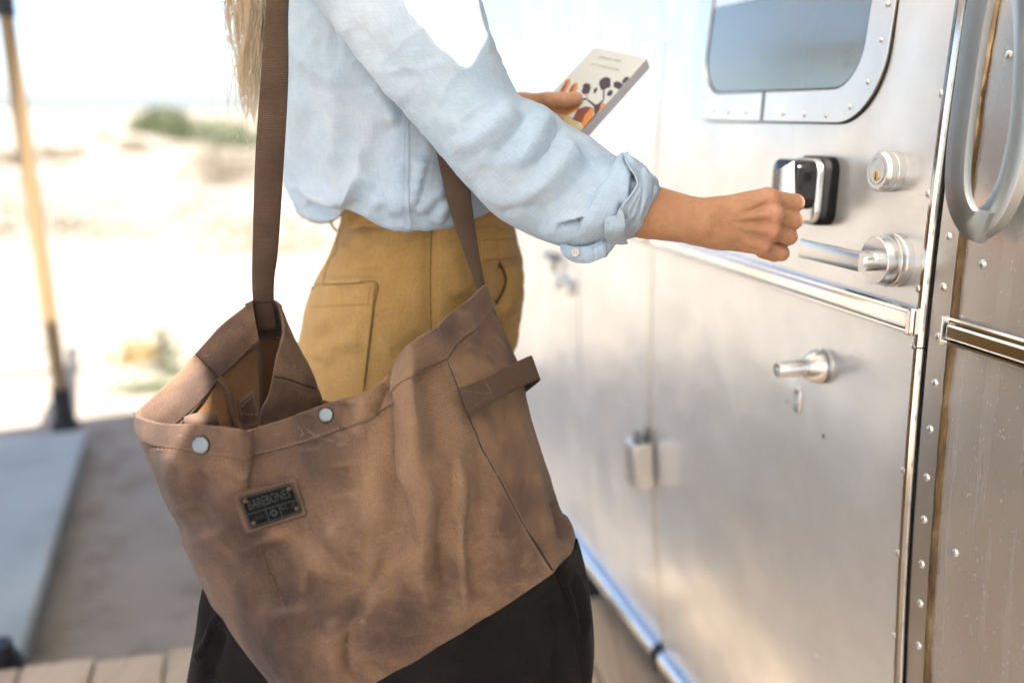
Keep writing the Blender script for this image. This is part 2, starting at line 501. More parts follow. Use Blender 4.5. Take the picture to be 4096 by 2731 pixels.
# deck boards: each its own plank, running along the trailer
deck = obj('deck', box_vf((-0.001, -0.001, -.02), (.001, .001, -.018)), M_DECK)
bpy.data.objects.remove(deck)
S_EDGE = 2.13
def plank_mesh(q0, q1, s0, s1, z0, z1):
    V = []
    for q in (q0, q1):
        for s in (s0, s1):
            for z in (z0, z1):
                p = DIRW * s + INW * q; V.append(Vector((p.x, p.y, z)))
    return V, [(0, 1, 3, 2), (4, 6, 7, 5), (0, 4, 5, 1), (2, 3, 7, 6), (0, 2, 6, 4), (1, 5, 7, 3)]
deck = obj('deck', merge([plank_mesh(-1.6, .78, -1.2, -1.15, SAND_Z - .02, -.03), plank_mesh(-1.6, .78, .4, .45, SAND_Z - .02, -.03), plank_mesh(-1.6, .78, S_EDGE - .09, S_EDGE - .04, SAND_Z - .02, -.03)]), M_DECK, None, False)
tag(deck, kind='structure')
k = 0; q = .80
while q > -1.7:
    w = .142
    o = obj('plank', plank_mesh(q - w, q, -1.6, S_EDGE + random.uniform(-.012, .012), -.0285, random.uniform(-.002, .001)), M_DECK, deck, False)
    bev(o, .004); q -= w + .007

# ------------------------------------------------------------------ the trailer
trailer = empty('travel_trailer', DIRW * 1.5 + INW * (WALL + .9) + Vector((0, 0, SAND_Z)))
tag(trailer, 'riveted polished aluminium travel trailer with closed entry door on the right', 'trailer')
s_seam, _ = wall_hit(2607, 900)            # hinge side of the door
s_edge, _ = wall_hit(3700, 1300)           # latch side of the door
_, z_belt = wall_hit(3700, 1290)
_, z_rail = wall_hit(2500, 2415)
s_frame, _ = wall_hit(3790, 1350)
Z0, Z1 = z_rail - .022, 1.95
# body skins
wall_slab('wall_panel', s_seam + .006, s_seam + .42, Z0, Z1, -.010, .010, M_SKIN, trailer, 10)
wall_slab('wall_panel', s_seam + .421, s_seam + 1.05, Z0, Z1, -.010, .0115, M_SKIN, trailer, 12)
wall_slab('wall_panel', s_seam + 1.051, s_seam + 4.4, Z0, Z1, -.010, .010, M_SKIN, trailer, 26)
wall_slab('wall_panel', s_frame - 2.6, s_frame - .002, Z0, Z1, -.010, .008, M_SKIN2, trailer, 24)
# the wall behind the skins, floor edge and the far and near ends, so that the body is closed
def body_shell():
    q0, q1 = WALL + .06, WALL + 2.3; s0, s1 = s_frame - 2.55, s_seam + 4.35
    V = []; Fc = []
    ring = [(q0, Z0 + .02), (q0 - .03, .9), (q0 + .06, 1.9), (q0 + .35, 2.35), (q0 + .9, 2.55), (q1 - .5, 2.5), (q1, 1.9), (q1, Z0 + .02)]
    for s in (s0, s1):
        for q, z in ring:
            p = DIRW * s + INW * q; V.append(Vector((p.x, p.y, z)))
    m = len(ring)
    for k in range(m): Fc.append((k, (k + 1) % m, m + (k + 1) % m, m + k))
    Fc += [tuple(range(m)), tuple(range(m, 2 * m))]
    return V, Fc
obj('body_shell', body_shell(), M_FRAME, trailer, True, 30)
# curved upper shell above the side skins
G = []
for s in np.linspace(s_frame - 2.6, s_seam + 4.4, 30):
    colp = [WP(s, Z1, 0)]
    for a in np.linspace(0, 80, 12):
        p = DIRW * s + INW * (WALL + prof(Z1) + .002 + .75 * (1 - math.cos(R(a)))) + Vector((0, 0, Z1 + .02 + .62 * math.sin(R(a))))
        colp.append(p)
    G.append(colp)
link('roof_curve', grid_mesh('roof_curve', np.array(G)), M_SKIN, trailer)
# black box standing in for the shade under the trailer
def underbelly_shade():
    V = []
    for q in (WALL + .10, WALL + 2.2):
        for s in (s_frame - 2.5, s_seam + 4.3):
            for z in (SAND_Z - .02, Z0 + .03):
                p = DIRW * s + INW * q; V.append(Vector((p.x, p.y, z)))
    return V, [(0, 1, 3, 2), (4, 6, 7, 5), (0, 4, 5, 1), (2, 3, 7, 6), (0, 2, 6, 4), (1, 5, 7, 3)]
obj('underbelly_shade', underbelly_shade(), M_PLASTIC, trailer, False)
# door skin
door = wall_slab('door', s_edge + .004, s_seam - .002, Z0 + .01, Z1, -.010, .014, M_SKIN, trailer, 14, 60)
DZ = .004                                   # the door skin stands this proud
# rounded bead along the latch edge of the door (two lengths, meeting under the belt trim)
for za, zb in ((Z0 + .01, z_belt - .028), (z_belt - .0265, Z1)):
    V, Fc = tube([WP(s_edge + .0005, z, .003) for z in np.linspace(za, zb, 40)], .0062, 10)
    obj('edge_bead', (V, Fc), M_TRIM, door)
    V, Fc = tube([WP(s_edge + .0075, z, .0035) for z in np.linspace(za, zb, 40)], .0022, 8)
    obj('edge_bead', (V, Fc), M_TRIM, door)
# black gasket in the gap
wall_slab('door_gasket', s_edge - .0125, s_edge - .004, Z0, Z1, -.012, .006, M_RUBBER, trailer, 2, 40)
# door frame strip with its wavy edge and the caulk line
wall_slab('door_frame_strip', s_frame - .004, s_edge - .0125, Z0, Z1, -.008, .0112, M_FRAME, trailer, 3, 50)
def caulk_line():
    V = []; Fc = []; n = 220
    for k, z in enumerate(np.linspace(Z0, Z1, n)):
        w = .0035 + .0030 * mnoise.noise(Vector((3, 0, z * 26))) + .0015 * mnoise.noise(Vector((3, 5, z * 70)))
        w = max(w, .0012); hgt = .0022 + .001 * mnoise.noise(Vector((0, 7, z * 40)))
        sc = s_frame - .0050 - .0012 * mnoise.noise(Vector((9, 0, z * 9)))
        V += [WP(sc + .003, z, 0), WP(sc + .001, z, hgt), WP(sc - w, z, hgt * .8), WP(sc - w - .002, z, -.0019)]
        if k: 
            for j in range(3): Fc.append((4 * k - 4 + j, 4 * k - 3 + j, 4 * k + 1 + j, 4 * k + j))
    return V, Fc
link('caulk_line', fix(mesh('caulk_line', *caulk_line())), M_CAULK, trailer)
# hinge-side seam: narrow strip with small rivets
wall_slab('seam_strip', s_seam - .020, s_seam - .0045, Z0 + .01, Z1, DZ, .0016, M_FRAME, door, 2, 40)

# rivets, one mesh shared by all
def rivet_mesh(name, r, h):
    pr = [(r * 1.02, -.001)] + [(r * math.cos(R(a)), h * math.sin(R(a))) for a in (0, 22, 45, 65, 82)]
    v, f = lathe(pr, 14); me = fix(mesh(name, v, f)); me.materials.append(M_RIVET)
    me.polygons.foreach_set('use_smooth', [True] * len(me.polygons)); return me
RV = rivet_mesh('rivet', .0046, .0030); RVS = rivet_mesh('rivet_small', .0034, .0022)
def rivet(M, parent, me=RV):
    o = bpy.data.objects.new('rivet', me); col.objects.link(o); o.matrix_basis = M; WM[o.name] = M
    o.parent = parent; o.matrix_parent_inverse = WM[parent.name].inverted()
for px, py in ((3780, 375), (3727, 775), (3688, 1155), (3670, 1383), (3628, 1880), (3605, 2210), (3590, 2540)):
    rivet(WFp(px, py, DZ), door)
rivet(WFp(3275, 2620, DZ), door, RVS)
for px, py in ((3785, 1147), (3765, 1345), (3752, 1530), (3732, 1715), (3718, 1907), (3707, 2075), (3698, 2253), (3692, 2410), (3685, 2578), (3807, 945), (3868, 535), (3896, 325), (3930, 90)):
    rivet(WFp(px, py, .0032), trailer)
for px, py in ((3815, 2210), (3925, 1055), (4030, 220)):
    rivet(WFp(px, py, -.002), trailer)
for z in np.arange(.24, 1.9, .055): rivet(WF(s_seam - .012, z, DZ + .0016), door, RVS)
for z in np.arange(.25, 1.9, .075): rivet(WF(s_seam + .435, z, .0015), trailer, RVS)

# belt moulding: a frame with a polished insert, and its end caps
H = .0145
chan = [(-H, 0), (-H, .006), (-H + .002, .0085), (-H + .0045, .0085), (-H + .0055, .0045), (H - .0055, .0045), (H - .0045, .0085), (H - .002, .0085), (H, .006), (H, 0)]
inset = [(-H + .0065, .0048), (-H + .0068, .0075), (-H + .009, .0092), (H - .009, .0092), (H - .0068, .0075), (H - .0065, .0048)]
for (sa, sb, of, par, ends) in ((s_edge + .012, s_seam - .022, DZ, door, 0), (s_frame - 2.5, s_frame - .002, -.002, trailer, 1), (s_seam + .0, s_seam + 4.3, .0015, trailer, 2)):
    t = wall_bar('belt_trim', sa, sb, z_belt, [(a, b + of) for a, b in chan], M_TRIM, par, 40)
    wall_bar('trim_insert', sa + (.004 if ends else 0), sb - (.004 if ends else 0), z_belt, [(a, b + of) for a, b in inset], M_TRIM, t, 40)
o = wall_slab('end_cap', s_edge + .0015, s_edge + .0135, z_belt - H - .001, z_belt + H + .001, DZ, .0125, M_TRIM, door, 3, 6, .003)
o = wall_slab('end_cap', s_frame - .003, s_frame - .0005, z_belt - H - .001, z_belt + H + .001, -.001, .012, M_FRAME, trailer, 3, 6, .0008)
# rub rail along the bottom, and a joint piece
rr = [(-.024, 0), (-.024, .012), (-.016, .022), (0, .026), (.016, .022), (.024, .012), (.024, 0)]
wall_bar('rub_rail', s_seam + .012, s_seam + 4.3, z_rail, rr, M_TRIM, trailer, 50, 50)
wall_bar('rub_rail', s_frame - 2.5, s_seam - .012, z_rail, rr, M_TRIM, trailer, 50, 50)
wall_bar('rail_joint', s_seam - .0115, s_seam + .0115, z_rail, [(a * 1.12, b * 1.16) for a, b in rr], M_RUBBER, trailer, 4, 50)

# window in the door
sL, zB = wall_hit(2832, 366); sR, _ = wall_hit(3497, 60)
_, zB2 = wall_hit(3250, 366); zB = (zB + zB2) / 2
fw = .0335
so0, _ = wall_hit(3594, 80); so1, _ = wall_hit(2785, 250); _, zo = wall_hit(3200, 489)
glass_out = rrect(sR, sL, zB, 1.62, .055, 14)
frame_out = rrect(so0, so1, zo, 1.66, .088, 14)
win = wall_plate('window', glass_out, DZ + .0006, .0012, M_GLASS, door)
gasket_out = rrect(sR - .0022, sL + .0022, zB - .0022, 1.6222, .0572, 14)
wall_plate('gasket', gasket_out, DZ + .0002, .0030, M_RUBBER, win, glass_out)
fr_in = rrect(sR - .0026, sL + .0026, zB - .0026, 1.6226, .0576, 14)
wf = wall_plate('window_frame', frame_out, DZ, .0046, M_FRAME, win, fr_in, .0009)
under = rrect(so0 - .0022, so1 + .0022, zo - .0022, 1.6622, .090, 14)
wall_plate('frame_seal', under, DZ + .0002, .0016, M_RUBBER, win, frame_out)
sj, _ = wall_hit(3073, 430)
wall_slab('frame_joint', sj - .0022, sj + .0022, zo + .001, zB - .003, DZ + .0047, .0008, M_PLASTIC, win, 2, 3)
for px, py in ((3550, 163), (3497, 330), (3425, 430), (3328, 463), (3240, 460), (3155, 455), (3005, 452), (2935, 450), (2875, 440), (2835, 390), (3575, 20)):
    rivet(WFp(px, py, DZ + .0046), win, RVS)
# maker's print etched in the corner of the glass
for i, (tx, sz, py) in enumerate((('Paragon', .0058, 222), ('AS-2', .0042, 248), ('M-232', .0042, 265))):
    Mx = WFp(3408 - i * 4, py, DZ + .0022)
    Rm = Matrix(((-1, 0, 0, 0), (0, 0, 1, 0), (0, 1, 0, 0), (0, 0, 0, 1)))
    letters('glass_print', tx, sz, M_PRINT, win, Mx @ Rm)

def hw(name, prof_, px, py, mat, parent=door, off=DZ, n=48, sharp=32):
    return obj(name, lathe(prof_, n), mat, parent, True, sharp, WFp(px, py, off))
# deadbolt
px, py = 3588, 688
dbm = WFp(px, py, DZ)
db = obj('deadbolt', lathe([(.0225, 0), (.0225, .0075), (.0222, .0083), (.0216, .0089), (.0221, .0097), (.0226, .0102), (.0226, .0175), (.0192, .0215), (.0150, .0215), (.0148, .0205), (.0142, .0205)], 64), M_STEEL, door, True, 25, dbm)
obj('cylinder_face', lathe([(.0140, .015), (.0140, .0217), (.0136, .0220), (.0002, .0220)], 48), M_STEEL, db, True, 25, dbm)
kp = dbm @ Matrix.Translation((0.000, 0, -.0048))
obj('key_plug', lathe([(.0060, .021), (.0060, .0225), (.0057, .0228), (.0001, .0228)], 32), M_BRASS, db, True, 25, kp)
obj('keyhole', merge([box_vf((-.0006, .0225, -.0050), (.0006, .0231, .0042)), box_vf((-.0011, .0225, -.0040), (.0011, .0231, -.0012))]), M_RUBBER, db, False, None, kp)
# lever handle
lm = WFp(3604, 1040, DZ)
lv = obj('lever_handle', lathe([(.0300, 0), (.0300, .0080), (.0292, .0090), (.0284, .0096), (.0290, .0105), (.0296, .0112), (.0296, .0150), (.0292, .0158), (.0268, .0162), (.0268, .0300), (.0258, .0310), (.0002, .0310)], 64), M_STEEL, door, True, 25, lm)
obj('spindle', lathe([(.0112, .030), (.0112, .0490), (.0106, .0505), (.0001, .0505)], 40), M_STEEL, lv, True, 25, lm)
def lever_blade():
    V = []; Fc = []; n = 26
    for i in range(n):
        t = i / (n - 1); x = -.010 + .124 * t
        hz = .0112; y = .0515 + .004 * t; th = .0100 - .0055 * t
        for k in range(12):
            a = 2 * math.pi * k / 12; c, s_ = math.cos(a), math.sin(a)
            V.append(Vector((x, y + math.copysign(abs(c) ** .6, c) * th * .55, math.copysign(abs(s_) ** .45, s_) * hz)))
    for i in range(n - 1):
        for k in range(12): Fc.append((12 * i + k, 12 * i + (k + 1) % 12, 12 * i + 12 + (k + 1) % 12, 12 * i + 12 + k))
    Fc += [tuple(range(12)), tuple(12 * (n - 1) + k for k in range(12))]
    return V, Fc
obj('lever_blade', lever_blade(), M_STEEL, lv, True, 40, lm)
# card reader lock
rm = WFp(3300, 762, DZ)
def rbox(w, h, y0, y1, r, seg=6, dome=0.0):
    L = []
    for cx, cz, a0 in ((w - r, -h + r, -90), (w - r, h - r, 0), (-w + r, h - r, 90), (-w + r, -h + r, 180)):
        for k in range(seg + 1):
            a = R(a0 + 90 * k / seg); L.append((cx + r * math.cos(a), cz + r * math.sin(a)))
    V = []; Fc = []; m = len(L); lay = [(y0, 1.0), (y1 - .004, 1.0), (y1 - .001, .96), (y1, .9)] + ([(y1 + dome * .6, .6), (y1 + dome, .2)] if dome else [])
    for y, sc in lay:
        for x, z in L: V.append(Vector((x * sc, y, z * sc)))
    for i in range(len(lay) - 1):
        for k in range(m): Fc.append((i * m + k, i * m + (k + 1) % m, (i + 1) * m + (k + 1) % m, (i + 1) * m + k))
    Fc += [tuple(range(m)), tuple((len(lay) - 1) * m + k for k in range(m))[::-1]]
    return V, Fc
rd = obj('card_reader', rbox(.0355, .0425, 0, .020, .018), M_PLASTIC, door, True, 35, rm)
obj('metal_band', rbox(.0325, .0400, .0202, .0285, .0165), M_STEEL, rd, True, 35, rm)
obj('reader_face', rbox(.0305, .0300, .0287, .056, .014, 6, .004), M_GLOSSBLK, rd, True, 35, rm @ Matrix.Translation((0, 0, .008)))
# door holder: flared foot, stem, side set screw
hm = WFp(3302, 1462, DZ)
dh = obj('door_holder', lathe([(.0225, 0), (.0230, .0040), (.0205, .0046), (.0205, .0066), (.0228, .0072), (.0215, .0125), (.0150, .0240), (.0112, .0275), (.0106, .030), (.0106, .064), (.0100, .0652), (.0082, .0652), (.0080, .060), (.0002, .060)], 48), M_STEEL, door, True, 28, hm)
obj('set_screw', lathe([(.0042, 0), (.0042, .0012), (.0022, .0004), (.0002, .0004)], 20), M_GRAB, dh, True, 25, hm @ Matrix.Translation((-.0105, .0145, -.009)) @ Matrix.Rotation(R(58), 4, 'Z') @ Matrix.Rotation(R(-18), 4, 'X'))
# small catch plate with a hook
bm_ = WFp(3205, 1600, DZ)
ct = obj('catch_plate', rbox(.0075, .0185, 0, .0035, .0072, 6), M_STEEL, door, True, 35, bm_)
obj('hook', merge([box_vf((-.004, .003, -.0012), (.004, .020, .0012)), box_vf((-.004, .017, -.0012), (.004, .0195, .004))]), M_STEEL, ct, False, None, bm_)
for dz in (-.0125, .0125): obj('screw', lathe([(.0032, .003), (.003, .0046), (.0002, .0046)], 14), M_GRAB, ct, True, 25, bm_ @ Matrix.Translation((0, 0, dz)))
hw('screw_hole', [(.0028, 0), (.0022, .0006), (.0002, .0006)], 3305, 1742, M_PLASTIC, n=14)

# grab handle beside the door: a flat loop, grip on the left, base on the right
def hoop(name, pts, widths, offs, th, mat, parent, n=60, closed=False, round_=.2):
    """flat bar swept along a path on the side; pts (s, z) centreline"""
    C = spline(np.array([(s, z, w, o) for (s, z), w, o in zip(pts, widths, offs)]), n)
    V = []; Fc = []; m = 12
    for i in range(n):
        s, z, w, o = C[i]; a = C[min(i + 1, n - 1)] - C[max(i - 1, 0)]; L = math.hypot(a[0], a[1]); ds, dz = a[0] / L, a[1] / L
        for k in range(m):
            an = 2 * math.pi * k / m; c, q = math.cos(an), math.sin(an)
            sx = math.copysign(abs(c) ** round_, c) * w * .5; oo = math.copysign(abs(q) ** round_, q) * th * .5
            V.append(WP(s - dz * sx, z + ds * sx, o + oo))
    for i in range(n - 1):
        for k in range(m): Fc.append((i * m + k, i * m + (k + 1) % m, (i + 1) * m + (k + 1) % m, (i + 1) * m + k))
    Fc += [tuple(range(m)), tuple((n - 1) * m + k for k in range(m))]
    return obj(name, (V, Fc), mat, parent, True, 38)
HO = .038
gp = [(3985, -160), (3925, 60), (3873, 330), (3838, 600), (3830, 780), (3848, 885), (3892, 918)]
def hitp(px, py, off): 
    v = ray(px, py); w = WALL - off
    for _ in range(12):
        t = w / v.dot(INW); z = CZ + v.z * t; w = WALL + prof(z) - off
    p = v * t; return (p.dot(DIRW), CZ + v.z * t)
grab = empty('grab', (0, 0, 0)); bpy.data.objects.remove(grab)
pts = [hitp(x, y, HO) for x, y in gp]
gh = hoop('grab_handle', pts, [.030, .030, .029, .0285, .0285, .029, .032], [HO + .004, HO + .003, HO, HO, HO - .001, HO - .008, HO - .016], .009, M_GRAB, trailer, 70)
pts2 = [hitp(x, y, HO - .02) for x, y in ((3894, 912), (3958, 868), (4012, 770), (4052, 620), (4080, 430), (4092, 200), (4080, -20), (4030, -120))]
hoop('handle_base', pts2, [.030, .028, .026, .026, .026, .026, .026, .026], [.017, .014, .012, .011, .011, .011, .011, .012], .014, M_GRAB2, gh, 70)

# latch and small bracket on the skin further along
am = WFp(2222, 1028, 0)
la = obj('skin_latch', merge([box_vf((-.035, 0, -.008), (.045, .018, .008)), box_vf((-.050, .012, -.030), (-.030, .022, -.006))]), M_GRAB, trailer, False, None, am)
bev(la, .003)
am = WFp(2268, 1130, 0)
br = obj('skin_bracket', merge([box_vf((-.055, 0, .0), (.055, .016, .012)), box_vf((-.055, 0, -.022), (-.043, .014, .0)), box_vf((.043, 0, -.022), (.055, .014, .0))]), M_STEEL, trailer, False, None, am)
bev(br, .003)
# padlock hanging at the hinge seam
pm = WFp(2612, 1815, DZ + .004)
pl = empty('padlock', pm.translation)
tag(pl, 'silver box-shaped padlock hanging on the trailer door seam', 'padlock')
pb = obj('lock_body', box_vf((-.026, .002, -.058), (.026, .040, .030)), M_FRAME, pl, True, 30, pm); bev(pb, .003, 3)
V, Fc = tube([(-.012, .020, .020), (-.012, .020, .038), (-.009, .020, .046), (0, .020, .050), (.009, .020, .046), (.012, .020, .038), (.012, .020, .020)], .0045, 10)
obj('shackle', (V, Fc), M_GRAB, pl, True, 60, pm)
o = obj('hasp', merge([box_vf((-.010, 0, .026), (.010, .0045, .056)), box_vf((-.002, .004, .030), (.002, .030, .044))]), M_GRAB, pl, False, None, pm); bev(o, .0015)

# ------------------------------------------------------------------ awning over the entry (out of frame, it shades the deck)
M_AWN = None
def awning_mat():
    m, nt, b = newmat('awning_canvas', (.62, .60, .55), .9, spec=.1)
    n = noise_(nt, coords(nt), 300, 3); bump_(nt, b, n, .3, .001)
    tr = N_(nt, 'ShaderNodeBsdfTranslucent'); tr.inputs['Color'].default_value = (.84, .80, .73, 1)
    mx = N_(nt, 'ShaderNodeMixShader'); mx.inputs[0].default_value = .72
    nt.links.new(b.outputs[0], mx.inputs[1]); nt.links.new(tr.outputs[0], mx.inputs[2])
    nt.links.new(mx.outputs[0], nt.nodes['Material Output'].inputs['Surface']); return m
M_AWN = awning_mat(); M_VAL, _, _ = newmat('tan_valance', (.55, .38, .22), .9)
ZA = 2.30
SLOPE = .35                             # the canvas falls away from the trailer
def at_awn(p):
    # where the sun ray through p crosses the sloping canvas z = ZA - SLOPE * (WALL - q)
    a = p.z - ZA + SLOPE * (WALL - p.dot(INW)); b = SUN_DIR.z - SLOPE * SUN_DIR.dot(INW)
    q = p - SUN_DIR * (a / b); return q.dot(DIRW), q.dot(INW)
aw = empty('awning', DIRW * .2 + INW * WALL + Vector((0, 0, ZA)))
tag(aw, 'grey canvas awning with tan valance shading the deck, mirrored in the trailer', 'awning')
s_far, _ = at_awn(PZ(361, 1677, SAND_Z)); s_far2, _ = at_awn(PZ(534, 1661, SAND_Z)); s_far = (s_far + s_far2) / 2
def awn_pt(s, q): p = DIRW * s + INW * q; return Vector((p.x, p.y, ZA - SLOPE * (WALL - q)))
def opening(pix):
    return [at_awn(PY(x, y, Y)) for x, y, Y in pix]
# openings added to the canvas, shaped to put sun patches on shoulder and bag
sun_cutA = opening([(1580, -260, 1.10), (1622, -20, 1.07), (1636, 83, 1.065), (1757, 179, 1.05), (1852, 274, 1.05), (1880, 255, 1.05), (1942, 147, 1.08), (1915, 40, 1.10), (1890, -200, 1.12)])
sun_cutB = opening([(500, 1560, .97), (690, 1400, .99), (765, 1422, .99), (798, 1480, .99), (832, 1556, .985), (800, 1690, .89), (787, 1690, .878), (720, 1800, .874), (672, 1905, .878), (630, 1900, .89), (560, 1850, .91)])
outer = [(-3.0, WALL - .02), (s_far, WALL - .02), (s_far, -1.0), (-3.0, -1.0)]
def flat_sheet(loops, dz, th):
    tri = tessellate_polygon([[Vector((a, b, 0)) for a, b in L] for L in loops]); flat = [q for L in loops for q in L]; n = len(flat)
    V = [awn_pt(*q) + Vector((0, 0, dz + th)) for q in flat] + [awn_pt(*q) + Vector((0, 0, dz)) for q in flat]; Fc = []
    for t in tri: Fc += [tuple(t), tuple(n + i for i in reversed(t))]
    k = 0
    for L in loops:
        for i in range(len(L)):
            a, b = k + i, k + (i + 1) % len(L); Fc.append((a, b, n + b, n + a))
        k += len(L)
    return V, Fc
obj('canvas', flat_sheet([outer, sun_cutA, sun_cutB], 0, .004), M_AWN, aw, False)
V, Fc = tube([awn_pt(-3.0, -1.0), awn_pt(s_far, -1.0)], .035, 12); obj('roller_tube', (V, Fc), M_GRAB2, aw)
def vflap(a, b, drop, n=40):
    V = []; Fc = []
    for i in range(n + 1):
        t = i / n; p = awn_pt(a[0] + (b[0] - a[0]) * t, a[1] + (b[1] - a[1]) * t); w = .012 * math.sin(t * 60)
        off = DIRW * w
        V += [p, p + Vector((0, 0, -drop)) + off]
        if i: Fc.append((2 * i - 2, 2 * i - 1, 2 * i + 1, 2 * i))
    return V, Fc
for a, b in (((s_far, WALL - .02), (s_far, -1.0)), ((-3.0, -1.0), (s_far, -1.0))):
    o = obj('valance', vflap(a, b, .15), M_VAL, aw, True, None, outward=False); thick(o, .002)
for s in (s_far - .05, -2.9):
    V, Fc = tube([awn_pt(s, -.96), WP(s, 1.72, .02)], .016, 8); obj('support_arm', (V, Fc), M_GRAB2, aw)

# ------------------------------------------------------------------ low lounge platform with poles, left
ZP = -.02
C1 = PZ(347, 1716, ZP); C2 = PZ(62, 2690, ZP)
e1 = (C2 - C1).normalized(); L1 = (C2 - C1).length; e2 = Vector((e1.y, -e1.x, 0))
if e2.x > 0: e2 = -e2
plat = empty('lounge_platform', C1 + e1 * .9 + e2 * .8 + Vector((0, 0, SAND_Z - ZP)))
tag(plat, 'blue-grey padded outdoor platform with wooden corner pole, left edge', 'platform')
M_PAD = fabric('blue_grey_pad', (.31, .345, .335), (.37, .41, .40), (.42, .46, .45), 3.5, 200, .95, .4, None, .3)
def orient_box(c, a, b, la, lb, z0, z1):
    V = []
    for i in (0, 1):
        for j in (0, 1):
            for z in (z0, z1):
                p = c + a * la[i] + b * lb[j]; V.append(Vector((p.x, p.y, z)))
    return V, [(0, 1, 3, 2), (4, 6, 7, 5), (0, 4, 5, 1), (2, 3, 7, 6), (0, 2, 6, 4), (1, 5, 7, 3)]
o = obj('pad', orient_box(C1, e1, e2, (0, L1 + .02), (0, 1.9), ZP - .055, ZP), M_PAD, plat, True, 30); bev(o, .012, 3)
o = obj('base_frame', orient_box(C1, e1, e2, (.03, L1 - .01), (.03, 1.87), SAND_Z - .05, ZP - .056), M_PLASTIC, plat, False)
b1 = PZ(262, 1703, ZP); t1 = PY(20, 30, b1.y * .992)
b2 = PZ(6, 2660, ZP); t2 = b2 + (t1 - b1)
for b, t in ((b1, t1), (b2, t2)):
    d = (t - b)
    if b is b2:
        V, Fc = tube([b - Vector((0, 0, .01)), b + d * .012, b + d * .0125, b + d * .035], [.045, .042, .032, .030], 20); obj('pole_foot', (V, Fc), M_RUBBER, plat, True, 40); continue
    V, Fc = tube([b + d * .09, b + d * .5, b + d * .985], .0265, 20); o = obj('corner_pole', (V, Fc), M_POLE, plat, True, 60)
    V, Fc = tube([b - Vector((0, 0, .01)), b + d * .012, b + d * .0125, b + d * .10], [.055, .050, .036, .034], 20); obj('pole_foot', (V, Fc), M_RUBBER, o, True, 40)
    V, Fc = tube([b + d * .98, b + d * 1.12], .034, 16); obj('pole_sleeve', (V, Fc), M_RUBBER, o, True, 40)
    V, Fc = tube([b + d * 1.12, b + d * 1.5], .0265, 16); obj('corner_pole', (V, Fc), M_POLE, plat, True, 60)

zb = 1.60; pb1 = b1 + (t1 - b1) * ((zb - b1.z) / (t1.z - b1.z))
for dr, L in ((e1, 2.6), (e2, 1.9)):  # unseen beams, added so the door window mirrors a tan band
    V, Fc = tube([pb1 - dr * .05, pb1 + dr * L], .033, 16); obj('added_crossbeam', (V, Fc), M_POLE, plat, True, 60)
# ------------------------------------------------------------------ desert shrubs: leaves on twigs
def leafmat(name, a, b_):
    m, nt, b = newmat(name, a, .8, spec=.2)
    inf = noise_(nt, coords(nt), 9, 2)
    to(nt, ramp(nt, inf, [(.3, a), (.7, b_)]), b, 'Base Color'); return m
M_GREEN = leafmat('creosote_leaves', (.075, .09, .045), (.12, .14, .075))
M_SAGE = leafmat('sage_leaves', (.14, .16, .10), (.22, .24, .16))
M_DRY = leafmat('dry_scrub', (.21, .18, .135), (.31, .27, .21))
M_TAN = leafmat('dry_grass', (.38, .25, .10), (.48, .34, .16))
M_TWIG, _, _ = newmat('twigs', (.14, .10, .07), .9)
def shrub(name, c, rx, ry, rz, n, leaf, mat, label, cat, group=None, seed=1):
    rng = np.random.RandomState(seed); root = empty(name, c); tag(root, label, cat, group)
    stems = []; tips = []
    for k in range(14):
        a = rng.uniform(0, 6.28); e = rng.uniform(.25, 1.25); L = rng.uniform(.6, 1.0)
        tip = Vector(c) + Vector((math.cos(a) * math.cos(e) * rx * L, math.sin(a) * math.cos(e) * ry * L, math.sin(e) * rz * L))
        mid = Vector(c) + (tip - Vector(c)) * .5 + Vector(rng.normal(0, .05, 3)) * rx
        w = .012 * max(rx, .15)
        stems.append(tube([Vector(c) - Vector((0, 0, .02)), mid, tip], [w * 1.6, w, w * .4], 5)); tips += [mid, tip]
    obj('stems', merge(stems), M_TWIG, root)
    V = []; Fc = []
    for i in range(n):
        t = tips[rng.randint(len(tips))]; p = t + Vector(rng.normal(0, 1, 3) * np.array([rx, ry, rz]) * .17)
        if p.z < c[2]: p.z = c[2] + abs(rng.normal(0, .05)) * rz
        d1 = Vector(rng.normal(0, 1, 3)).normalized(); d2 = d1.orthogonal().normalized()
        d2 = (d2 * math.cos(i) + d1.cross(d2) * math.sin(i)) * leaf * .4; d1 = d1 * leaf
        o = len(V); V += [p - d1, p + d2, p + d1, p - d2]; Fc.append((o, o + 1, o + 2, o + 3))
    o = obj('leaves', (V, Fc), mat, root, False, outward=False); o['kind'] = 'stuff'
    return root
def gpt(px, py, z=SAND_Z):
    p = PZ(px, py, z); return p
def far(px, dist, z=None):
    v = ray(px, 450); p = Vector((v.x, v.y, 0)) * (dist / v.y); return Vector((p.x, p.y, SAND_Z + .1 if z is None else z))
shrub('desert_shrub', far(640, 42, .30), 1.5, 1.3, 1.0, 2200, .11, M_GREEN, 'dense dark green creosote bush on the horizon, nearest the pole', 'shrub', 'desert shrubs', 3)
shrub('desert_shrub', far(800, 40, .1), 1.9, 1.3, .82, 1800, .11, M_GREEN, 'low green bush on the horizon between two others', 'shrub', 'desert shrubs', 4)
shrub('desert_shrub', far(935, 31, .1), 1.25, 1.0, .78, 1500, .10, M_SAGE, 'pale green bush beside the blond hair', 'shrub', 'desert shrubs', 5)
